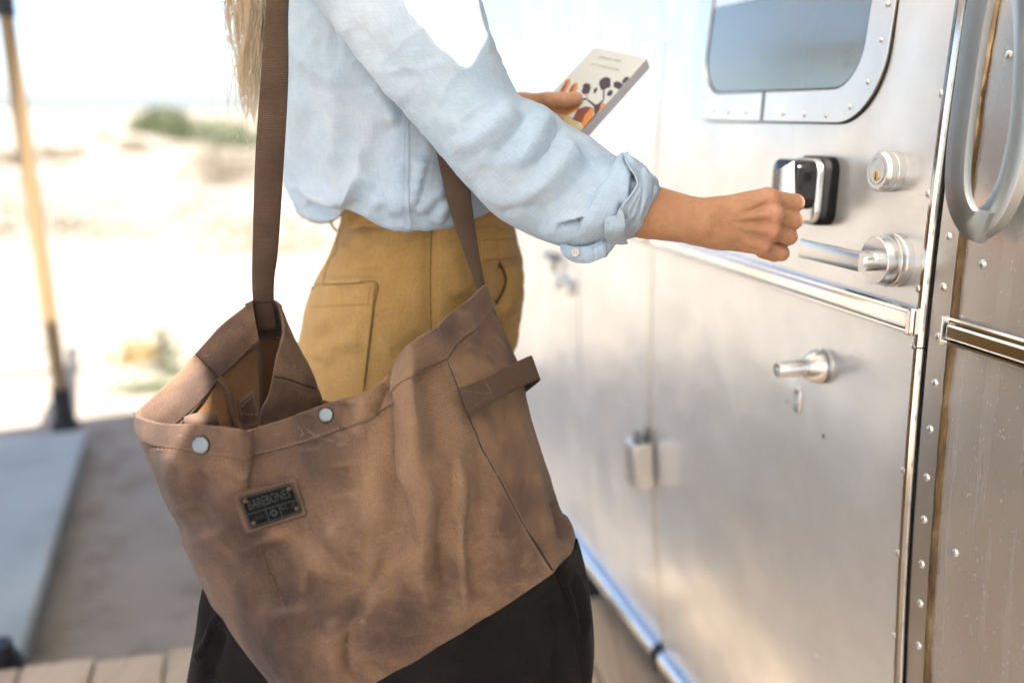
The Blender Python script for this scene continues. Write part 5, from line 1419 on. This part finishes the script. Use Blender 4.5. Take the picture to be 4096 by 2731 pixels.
# back corner flap folded towards us
FL_C = cols(
 ([(1118, 1216), (1134, 1300), (1132, 1345), (1108, 1420), (1092, 1500), (1074, 1580), (1045, 1640), (1036, 1720)], (1.050, 1.046, 1.040, 1.036, 1.034, 1.034, 1.034, 1.034)),
 ([(1124, 1230), (1152, 1320), (1158, 1380), (1150, 1460), (1145, 1530), (1135, 1600), (1110, 1660), (1100, 1740)], (1.052, 1.050, 1.046, 1.042, 1.040, 1.040, 1.040, 1.042)),
 ([(1128, 1240), (1172, 1345), (1198, 1410), (1212, 1480), (1215, 1545), (1210, 1615), (1200, 1670), (1190, 1750)], (1.058, 1.058, 1.058, 1.056, 1.056, 1.058, 1.06, 1.065)),
 ([(1132, 1250), (1185, 1365), (1220, 1440), (1246, 1500), (1262, 1545), (1285, 1598), (1292, 1660), (1290, 1750)], (1.064, 1.068, 1.07, 1.074, 1.078, 1.085, 1.09, 1.10)))
Gfl = cgrid(FL_C, 40, 70, .45); Gfl = Gfl + out_n(Gfl) * (nz(Gfl, 18, 12.0, 3) * .0022)[..., None]
o = link('back_hem', grid_mesh('back_hem', Gfl), M_CANVAS, bag); thick(o, .0036, 0)
KB = BVHTree.FromPolygons([Vector(v) for v in Gfl.reshape(-1, 3)], [tuple(p.vertices) for p in o.data.polygons])
seam('stitching', KB, [(1094, 1503), (1150, 1515), (1205, 1535), (1255, 1552)], .0008, M_DSTITCH, o, .0020)
seam('stitching', KB, [(1205, 1460), (1198, 1530), (1188, 1600)], .0004, M_STITCH, o, .0022, dash=(8, 9))
# small inner pocket edge near the left corner
V = []; Fc = []
tabp = [(735, 1668, .93), (772, 1655, .93), (820, 1652, .935), (870, 1650, .94), (876, 1700, .94), (820, 1720, .935), (740, 1715, .93)]
o = obj('inner_pocket', ([PY(*p) for p in tabp], [tuple(range(7))]), M_CANVAS, bag, True, None, outward=False); thick(o, .003)
# black base: front strip, right end, left end, bottom
def extend(edge, rows):
    """rows: list of (dx, dy, dY) in pixels added to the seam edge"""
    C = []
    for p in edge:
        x, y = topix(np.array(p)); C.append([Vector(p)] + [PY(x + a, y + b, p[1] + c) for a, b, c in rows])
    return C
eF = [Vector(c[-1]) for c in FR_C]
BF = extend(eF, [(25, 60, -.002), (75, 230, .004), (110, 420, .02), (120, 520, .06)])
Gbf = cgrid(BF, 120, 50, .42); Gbf = folds(Gbf, out_n(Gbf), [([(2170, 2380), (2230, 2500), (2230, 2640), (2200, 2731)], 34, -.008), ([(2000, 2500), (2080, 2620), (2120, 2731)], 60, .006)], False); Gbf[:, 0] -= out_n(Gbf)[:, 0] * .0006
base = link('base', grid_mesh('base', Gbf), M_BLACK, bag); thick(base, .0026, 0)
BR_ = [[Vector(p) for p in c] for c in cols(
 ([(2205, 2290), (2235, 2390), (2255, 2490), (2265, 2590), (2270, 2680), (2250, 2820)], (.932, .934, .936, .938, .945, .955)),
 ([(2246, 2250), (2290, 2345), (2325, 2450), (2345, 2560), (2352, 2660), (2345, 2800)], (.940, .944, .95, .955, .96, .97)),
 ([(2280, 2213), (2318, 2310), (2345, 2420), (2360, 2540), (2364, 2650), (2352, 2800)], (.972, .975, .98, .985, .99, 1.0)),
 ([(2302, 2160), (2332, 2270), (2354, 2400), (2367, 2530), (2366, 2650), (2345, 2800)], (1.012, 1.015, 1.02, 1.02, 1.02, 1.03)),
 ([(2292, 2150), (2325, 2260), (2348, 2400), (2360, 2530), (2360, 2650), (2340, 2800)], (1.05, 1.06, 1.06, 1.06, 1.06, 1.06)))]
Gbr = cgrid(BR_, 50, 60, .42); Gbr = folds(Gbr, out_n(Gbr), [([(2270, 2300), (2310, 2420), (2330, 2560)], 12, -.005), ([(2290, 2270), (2330, 2400), (2348, 2540)], 9, .004), ([(2320, 2280), (2345, 2420)], 7, -.004)], False); Gbr = Gbr + out_n(Gbr) * .0012
o = link('base', grid_mesh('base', Gbr), M_BLACK, bag); thick(o, .0026, 0)
BL_ = [[Vector(p) for p in c] for c in cols(
 ([(1095, 2690), (1100, 2740), (1120, 2800), (1160, 2900)], (.93, .93, .93, .94)),
 ([(1000, 2540), (985, 2640), (990, 2731), (1040, 2880)], (.955, .95, .95, .95)),
 ([(900, 2440), (885, 2520), (850, 2640), (860, 2860)], (.975, .972, .97, .97)),
 ([(850, 2390), (845, 2470), (815, 2580), (775, 2760)], (.99, .985, .975, .97)),
 ([(812, 2358), (798, 2432), (786, 2530), (752, 2722)], (1.005, 1.00, .995, .99)),
 ([(850, 2350), (830, 2450), (830, 2560), (800, 2740)], (1.04, 1.04, 1.04, 1.04)))]
Gbl = cgrid(BL_, 60, 50, .42); Gbl = folds(Gbl, out_n(Gbl), [([(880, 2450), (840, 2550), (785, 2650)], 14, .008, 's'), ([(900, 2500), (870, 2620), (820, 2731)], 22, -.007)], False)
o = link('base', grid_mesh('base', Gbl), M_BLACK, bag); thick(o, .0026, 0)
# bottom closing and hidden back of the base
bt_pts = [PY(1160, 2900, .94), PY(1500, 3060, .90), PY(1800, 3000, .91), PY(2300, 2800, .96), PY(2330, 2800, 1.06), PY(2000, 2780, 1.10), PY(1500, 2820, 1.10), PY(800, 2740, 1.04)]
o = obj('base', (bt_pts, [tuple(range(8))]), M_BLACK, bag, False); thick(o, .003)
bb = [[Vector(p) for p in c] for c in cols(([(2292, 2150), (2340, 2800)], (1.05, 1.06)), ([(1930, 2360), (2000, 2780)], (1.10, 1.10)), ([(1440, 2560), (1500, 2820)], (1.085, 1.10)), ([(850, 2350), (800, 2740)], (1.04, 1.04)))]
o = link('base', grid_mesh('base', cgrid(bb, 40, 12, .4)), M_BLACK, bag); thick(o, .0026, 0)
# left end hidden behind the front edge
lb = [[Vector(p) for p in c] for c in cols(([(580, 1760), (800, 2250), (1000, 2560)], (.95, .94, .93)), ([(700, 1900), (850, 2250), (960, 2480)], (.99, .985, .98)), ([(900, 2000), (950, 2250), (900, 2400)], (1.05, 1.05, 1.04)), ([(1290, 1750), (1320, 2100), (1440, 2560)], (1.10, 1.10, 1.085)))]
o = link('end_panel', grid_mesh('end_panel', cgrid(lb, 40, 30, .4)), M_CANVAS, bag); thick(o, .0022, 0)

# hem stitch line, seams, piping
hemline = [(x, y) for x, y in zip(*topix(Gfr[3:-3:6, int(nvv * .2)]))]
seam('hem_stitching', FB, [(640, 1790), (790, 1812), (920, 1828)], .00035, M_STITCH, front, .0034, dash=(7, 8))
seam('hem_stitching', FB, [(1005, 1822), (1160, 1780), (1320, 1728), (1480, 1672), (1590, 1608)], .00045, M_STITCH, front, .0034, dash=(10, 7))
seam('hem_stitching', FB, [(1640, 1512), (1700, 1480), (1768, 1446)], .00045, M_STITCH, front, .0034, dash=(10, 7))
seam('hem_stitching', RB, [(1795, 1432), (1850, 1380), (1912, 1310), (1958, 1240)], .00045, M_STITCH, rg, .0034, dash=(10, 9))
seam('panel_seam', FB, [(1744, 1316), (1784, 1440), (1840, 1585)], .0010, M_DSTITCH, front, .0004)
seam('panel_seam', FB, [(1838, 1580), (1884, 1700), (1940, 1810), (1998, 1920), (2113, 2130), (2208, 2280)], .0012, M_DSTITCH, front, .0006)
eb = BVHTree.FromPolygons([Vector(v) for v in Gbf.reshape(-1, 3)], [tuple(p.vertices) for p in base.data.polygons])
seam('panel_seam', BVHTree.FromPolygons([Vector(v) for v in Gbr.reshape(-1, 3)], [tuple(p.vertices) for p in bpy.data.objects['base.001'].data.polygons]), [(2222, 2296), (2268, 2388), (2304, 2475), (2326, 2570), (2338, 2650)], .0010, M_BLACK, bag, .0012)

# straps: webbing bands
def band(name, left, right, mat, parent, th=.0022, n=80, w=9, bow=0.0):
    A = spline(np.array([PY(*p) for p in left], float), n); B = spline(np.array([PY(*p) for p in right], float), n)
    G = np.zeros((w, n, 3))
    for i in range(w):
        t = i / (w - 1); G[i] = A * (1 - t) + B * t; G[i, :, 1] -= bow * math.sin(math.pi * t)
    L = np.concatenate([[0], np.cumsum(np.linalg.norm(np.diff((A + B) / 2, axis=0), axis=1))]); me = grid_mesh(name, G)
    wd = np.linalg.norm(A - B, axis=1).mean(); uv = np.array([(wd * i / (w - 1), L[j]) for i in range(w) for j in range(n)], np.float32)
    li = np.zeros(len(me.loops), dtype=np.int32); me.loops.foreach_get('vertex_index', li); me.uv_layers[0].data.foreach_set('uv', uv[li].ravel())
    o = link(name, me, mat, parent); thick(o, th, 0); return o, BVHTree.FromPolygons([Vector(v) for v in G.reshape(-1, 3)], [tuple(p.vertices) for p in me.polygons])
st1, S1B = band('shoulder_strap', [(1030, 1316, 1.060), (1014, 1200, 1.052), (1010, 1100, 1.045), (1012, 995, 1.035), (1023, 638, 1.03), (1045, 319, 1.05), (1071, 0, 1.075), (1120, -240, 1.10), (1230, -400, 1.16), (1420, -450, 1.22)],
               [(1106, 1312, 1.062), (1095, 1200, 1.054), (1098, 1100, 1.045), (1112, 995, 1.035), (1136, 638, 1.03), (1153, 319, 1.05), (1156, 0, 1.075), (1200, -200, 1.09), (1300, -330, 1.14), (1440, -380, 1.20)], M_STRAP, bag, bow=.003, n=140)
st2, S2B = band('shoulder_strap', [(1700, 380, 1.150), (1735, 545, 1.135), (1766, 700, 1.125), (1814, 891, 1.115), (1859, 1019, 1.105), (1901, 1134, 1.092), (1915, 1180, 1.085)],
               [(1805, 380, 1.150), (1845, 560, 1.135), (1872, 700, 1.125), (1897, 891, 1.115), (1916, 1019, 1.105), (1938, 1140, 1.092), (1945, 1190, 1.087)], M_STRAP, bag, bow=.002)
st3, _ = band('shoulder_strap', [(1420, -450, 1.22), (1560, -380, 1.20), (1660, -150, 1.16), (1700, 150, 1.155), (1700, 380, 1.15)], [(1440, -380, 1.20), (1600, -330, 1.18), (1740, -150, 1.15), (1800, 150, 1.15), (1805, 380, 1.15)], M_STRAP, bag)
seam('stitching', S1B, [(1018, 1204), (1060, 1207), (1096, 1204)], .0005, M_DSTITCH, st1, .0016)
# grab loop on the right end
gl, GLB = band('grab_loop', [(1831, 1556, .948), (1900, 1530, .960), (1985, 1490, .980), (2060, 1450, 1.005), (2112, 1426, 1.022), (2124, 1424, 1.040), (2118, 1432, 1.075), (2080, 1470, 1.10)],
               [(1876, 1662, .938), (1945, 1622, .950), (2025, 1580, .970), (2100, 1540, .995), (2146, 1521, 1.012), (2158, 1518, 1.032), (2150, 1530, 1.07), (2100, 1570, 1.10)], M_STRAP, bag, n=70)
seam('stitching', GLB, [(1842, 1562), (1955, 1575), (1935, 1520)], .0004, M_STITCH, gl, .0016, dash=(7, 6)); seam('stitching', GLB, [(1935, 1522), (1962, 1580), (1970, 1602)], .0004, M_STITCH, gl, .0016, dash=(7, 6)); seam('stitching', GLB, [(1868, 1650), (1955, 1580)], .0004, M_STITCH, gl, .0016, dash=(7, 6))
# snaps
for x, y, r in ((812, 1779, .0079), (1307, 1661, .0066)):
    p, n = on(FB, x, y, .0044); n = (n + Vector((0, -1, .1)) * .5).normalized()
    M4 = Matrix.Translation(p) @ n.to_track_quat('Y', 'Z').to_matrix().to_4x4()
    obj('snap', lathe([(r * 1.02, -.003), (r, .0004), (r * .97, .0012), (r * .9, .0016), (r * .5, .0019), (.0002, .0020)], 40), M_SNAP, bag, True, 50, M4)
    obj('snap_ring', lathe([(r * 1.12, -.003), (r * 1.10, .0004), (r * 1.02, .0006)], 40), M_DSTITCH, bag, True, 50, M4)
# leather patch with a dark plate
M_LEATHER = fabric('brown_leather', (.085, .052, .036), (.115, .072, .050), (.15, .095, .068), 60, 900, .7, .5, None, .4)
M_PLATE = fabric('blackened_plate', (.004, .0045, .0045), (.006, .007, .007), (.009, .010, .010), 60, 900, .85, .15, None, .3, 0)
M_RAISED, _, _ = newmat('worn_plate_edge', (.028, .036, .036), .7); M_FAINT, _, _ = newmat('faint_plate_letters', (.022, .024, .024), .5)
M_CRIVET, _, _ = newmat('copper_rivet', (.13, .075, .05), .5, .6)
hits = [on(FB, x, y, 0.0)[0] for x, y in ((927, 1973), (1183, 1907), (1229, 2057), (983, 2137), (1078, 2022), (955, 2055), (1205, 1985), (1060, 1940), (1110, 2095))]
cn = ((hits[1] - hits[0] + hits[2] - hits[3]).cross(hits[0] - hits[3] + hits[1] - hits[2])).normalized()
if cn.dot(EYE - hits[4]) < 0: cn = -cn
cp = hits[4] + cn * max(0.0, sorted((h - hits[4]).dot(cn) for h in hits)[-2] - .003)
pc = [PY(927, 1973, 1), PY(1183, 1907, 1), PY(1229, 2057, 1), PY(983, 2137, 1)]
def plane_hit(px, py, off):
    d = ray(px, py); t = ((cp + cn * off) - EYE).dot(cn) / d.dot(cn); return EYE + d * t
def slab(name, cor, o0, o1, mat, parent, bw=.0006):
    V = [plane_hit(x, y, o0) for x, y in cor] + [plane_hit(x, y, o1) for x, y in cor]; n = len(cor)
    Fc = [tuple(range(n)), tuple(range(n, 2 * n))[::-1]] + [(i, (i + 1) % n, n + (i + 1) % n, n + i) for i in range(n)]
    o = obj(name, (V, Fc), mat, parent, True, 30)
    if bw: bev(o, bw)
    return o
LO = .0065
lp = slab('leather_patch', [(927, 1975), (936, 1968), (1176, 1906), (1185, 1911), (1231, 2054), (1225, 2063), (992, 2136), (982, 2131)], -.004, LO, M_LEATHER, bag, .0012)
pt = slab('name_plate', [(960, 1995), (966, 1990), (1160, 1936), (1166, 1940), (1207, 2040), (1203, 2047), (1008, 2112), (1000, 2108)], LO + .0001, LO + .0022, M_PLATE, lp, .0004)
# raised lines and emblem on the plate: plate coordinates u (0..1 across), v (0..1 down)
q00, q10, q11, q01 = [np.array(c, float) for c in ((962, 1993), (1165, 1937), (1207, 2043), (1003, 2111))]
def uvp(u, v): q = (q00 * (1 - u) + q10 * u) * (1 - v) + (q01 * (1 - u) + q11 * u) * v; return tuple(q)
def pline(name, a, b, w, mat):
    d = np.array(b) - np.array(a); asp = np.array([1.0, .60]); m = np.array([-d[1] * asp[1], d[0] / asp[1] * 1.0]); m = m / np.hypot(m[0], m[1] * .6) * w / 2
    slab(name, [uvp(*(np.array(a) + m)), uvp(*(np.array(b) + m)), uvp(*(np.array(b) - m)), uvp(*(np.array(a) - m))], LO + .0021, LO + .0027, mat, pt, 0)
for a, b in (((.012, .02), (.988, .02)), ((.012, .98), (.988, .98)), ((.012, .02), (.012, .98)), ((.988, .02), (.988, .98)), ((.02, .56), (.98, .56)), ((.37, .56), (.37, .97)), ((.63, .56), (.63, .97))): pline('raised_line', a, b, .018, M_RAISED)
ce = np.array((.5, .765)); dm = [(0, -.16), (.088, 0), (0, .16), (-.088, 0)]
star = []
for k in range(4):
    a, b = np.array(dm[k]), np.array(dm[(k + 1) % 4]); tri = [ce + a, ce + b, ce + (a + b) * .14]
    slab('emblem', [uvp(*t) for t in tri], LO + .0021, LO + .0027, M_RAISED, pt, 0)
xa = (plane_hit(*uvp(.9, .3), LO) - plane_hit(*uvp(.1, .3), LO)); pw = xa.length / .8; xa.normalize(); ya = (plane_hit(*uvp(.5, .05), LO) - plane_hit(*uvp(.5, .95), LO)).normalized(); ya = (ya - xa * ya.dot(xa) * .6).normalized()
def tmat(u, v):
    p = plane_hit(*uvp(u, v), LO + .0024); return Matrix(((xa.x, ya.x, cn.x, p.x), (xa.y, ya.y, cn.y, p.y), (xa.z, ya.z, cn.z, p.z), (0, 0, 0, 1)))
letters('plate_lettering', 'BAREBONES', .0125, M_RAISED, pt, tmat(.5, .29), .0001, 'CENTER', .58)
letters('plate_lettering', 'SLC, UT', .0062, M_RAISED, pt, tmat(.795, .70), .0001, 'CENTER', .68)
for k in range(6): pline('faint_mark', (.12 + .036 * k, .70), (.12 + .036 * k, .82), .008, M_FAINT)
for u, v in ((.07, .11), (.93, .12), (.93, .86), (.075, .88)):
    p = plane_hit(*uvp(u, v), LO + .0022); M4 = Matrix.Translation(p) @ cn.to_track_quat('Y', 'Z').to_matrix().to_4x4()
    obj('plate_rivet', lathe([(.0021, -.001), (.0021, .0004), (.0016, .0009), (.0002, .0010)], 16), M_CRIVET, pt, True, 50, M4)
# stitching round the leather
lq = [np.array(c, float) for c in ((941, 1982), (1176, 1920), (1218, 2054), (992, 2125))]
parts = []
for k in range(4):
    a, b = lq[k], lq[(k + 1) % 4]; m = int(np.hypot(*(b - a)) / 11)
    for i in range(m):
        p0, p1 = a + (b - a) * (i + .2) / m, a + (b - a) * (i + .75) / m; parts.append(tube([plane_hit(*p0, LO + .0002), plane_hit(*p1, LO + .0002)], .0004, 4))
o = obj('stitching', merge(parts), M_STITCH, lp, True, None)

# ------------------------------------------------------------------ book in the left hand
A_ = PY(2377, 190, 1.315); B_ = PY(2590, 234, 1.255); D_ = PY(2128, 492, 1.245)
bu = (B_ - A_); bw_ = bu.length; bu.normalize(); bv_ = (D_ - A_); bv_ = bv_ - bu * bv_.dot(bu); bh = bv_.length; bv_.normalize()
bnm = bu.cross(bv_).normalized()
if bnm.dot(EYE - A_) < 0: bnm = -bnm
BH = .165
book = empty('book', A_ + bv_ * BH); tag(book, 'small paperback with desert tree cover held in the left hand', 'book')
def bpt(u, v, d): return A_ + bu * u + bv_ * v + bnm * d
def bslab(name, cor, d0, d1, mat, parent, bw=0):
    V = [bpt(u, v, d0) for u, v in cor] + [bpt(u, v, d1) for u, v in cor]; n = len(cor)
    Fc = [tuple(range(n)), tuple(range(n, 2 * n))[::-1]] + [(i, (i + 1) % n, n + (i + 1) % n, n + i) for i in range(n)]
    return obj(name, (V, Fc), mat, parent, False)
def bmat(n, c): return newmat(n, c, .55)[0]
M_COVER = bmat('book_cover', (.70, .73, .71)); M_PAGES = fabric('book_spine', (.60, .60, .70), (.66, .66, .75), (.70, .70, .78), 30, 500, .8, .2, None, .2); M_PURPLE = bmat('cover_purple', (.055, .032, .06)); M_ORANGE = bmat('cover_orange', (.72, .28, .07)); M_MAROON = bmat('cover_maroon', (.22, .07, .055)); M_CREAM = bmat('cover_cream', (.60, .50, .30)); M_GREY = bmat('cover_text', (.28, .34, .32))
W_ = bw_
cov = [(.004, 0), (W_ - .001, 0), (W_, .001), (W_, BH), (0, BH), (0, .004)]
bslab('pages', [(.002, .001), (W_ - .0003, .001), (W_ - .0003, BH - .001), (.002, BH - .001)], -.0135, -.0004, M_PAGES, book)
cv = bslab('front_cover', cov, -.0004, 0, M_COVER, book)
bslab('back_cover', cov, -.0139, -.0135, M_COVER, book)
def pix2b(px, py):
    d = ray(px, py); t = (A_ - EYE).dot(bnm) / d.dot(bnm); p = EYE + d * t - A_; return (min(max(p.dot(bu), .0003), W_ - .0003), min(max(p.dot(bv_), .0003), BH - .0003))
def art(name, pix, lay, mat): return bslab(name, [pix2b(*p) for p in pix], 0, .00006 + .00006 * lay, mat, cv)
art('cover_art', [(2235, 372), (2265, 320), (2282, 316), (2280, 335), (2262, 372)], 1, M_ORANGE); art('cover_art', [(2268, 378), (2285, 345), (2300, 331), (2312, 334), (2308, 360), (2300, 380)], 1, M_ORANGE)
art('cover_art', [(2240, 368), (2258, 335), (2270, 318), (2262, 350), (2250, 372)], 2, M_MAROON); art('cover_art', [(2272, 376), (2285, 350), (2302, 335), (2290, 362), (2282, 380)], 2, M_MAROON)
art('cover_art', [(2150, 440), (2230, 372), (2330, 380), (2322, 420), (2310, 440), (2270, 462), (2230, 455)], 0, M_ORANGE)
art('cover_art', [(2130, 480), (2225, 462), (2262, 458), (2300, 475), (2340, 520), (2328, 545), (2310, 560), (2150, 560)], 0, M_CREAM)
art('cover_art', [(2290, 478), (2310, 438), (2345, 426), (2372, 432), (2360, 460), (2350, 500), (2318, 490)], 1, M_MAROON); art('cover_art', [(2325, 495), (2340, 460), (2365, 432), (2377, 440), (2372, 480), (2358, 505), (2345, 518), (2330, 510)], 2, M_ORANGE)
art('cover_art', [(2388, 470), (2398, 430), (2412, 412), (2425, 418), (2420, 445), (2400, 470)], 1, M_ORANGE); art('cover_art', [(2238, 475), (2252, 465), (2258, 490), (2246, 505), (2234, 498)], 2, M_ORANGE)
art('tree_art', [(2322, 548), (2345, 525), (2365, 500), (2378, 460), (2376, 430), (2368, 420), (2350, 405), (2352, 398), (2372, 412), (2382, 420), (2395, 415), (2412, 400), (2416, 402), (2402, 422), (2398, 440), (2392, 470), (2380, 500), (2340, 562)], 3, M_PURPLE)
art('tree_art', [(2412, 402), (2412, 370), (2416, 355), (2418, 372), (2417, 400)], 3, M_PURPLE); art('tree_art', [(2352, 402), (2348, 388), (2340, 380), (2350, 385)], 3, M_PURPLE); art('tree_art', [(2326, 393), (2348, 394), (2352, 400), (2330, 402), (2320, 400)], 3, M_PURPLE)
def blob(cx, cy, rx, ry, rot, seed, lay=4):
    rng = random.Random(seed); L = []
    for k in range(18):
        a = 2 * math.pi * k / 18; r = 1 + rng.uniform(-.16, .16); x, y = rx * r * math.cos(a), ry * r * math.sin(a); L.append((cx + x * math.cos(rot) - y * math.sin(rot), cy + x * math.sin(rot) + y * math.cos(rot)))
    art('tree_art', L, lay, M_PURPLE)
blob(2345, 356, 17, 24, .35, 1); blob(2419, 335, 22, 26, .3, 2); blob(2473, 343, 20, 15, .2, 3); blob(2503, 322, 10, 17, .7, 4); blob(2382, 362, 6, 12, .5, 5); blob(2440, 374, 9, 14, .7, 6)
Mb = lambda px, py: (lambda uv: Matrix(((bu.x, -bv_.x, bnm.x, bpt(*uv, .0003).x), (bu.y, -bv_.y, bnm.y, bpt(*uv, .0003).y), (bu.z, -bv_.z, bnm.z, bpt(*uv, .0003).z), (0, 0, 0, 1))))(pix2b(px, py))
letters('cover_lettering', 'JOSHUA TREE', .0058, M_GREY, cv, Mb(2440, 239)); letters('cover_lettering', 'DAY & NIGHT GUIDE', .0048, M_GREY, cv, Mb(2420, 270))

# ------------------------------------------------------------------ key card in the right hand
M_CARD = fabric('key_card', (.30, .30, .32), (.38, .38, .40), (.45, .45, .47), 90, 500, .35, .1, None, .2, 0)
kc = [PY(3176, 643, 1.165), PY(3178, 812, 1.160), PY(3082, 832, 1.128), PY(3098, 690, 1.130)]
kn = (kc[1] - kc[0]).cross(kc[3] - kc[0]).normalized() * .0006
o = obj('key_card', ([p + kn for p in kc] + [p - kn for p in kc], [(0, 1, 2, 3), (7, 6, 5, 4), (0, 4, 5, 1), (1, 5, 6, 2), (2, 6, 7, 3), (3, 7, 4, 0)]), M_CARD, None, False)
tag(o, 'pale grey plastic key card held at the black lock', 'card')
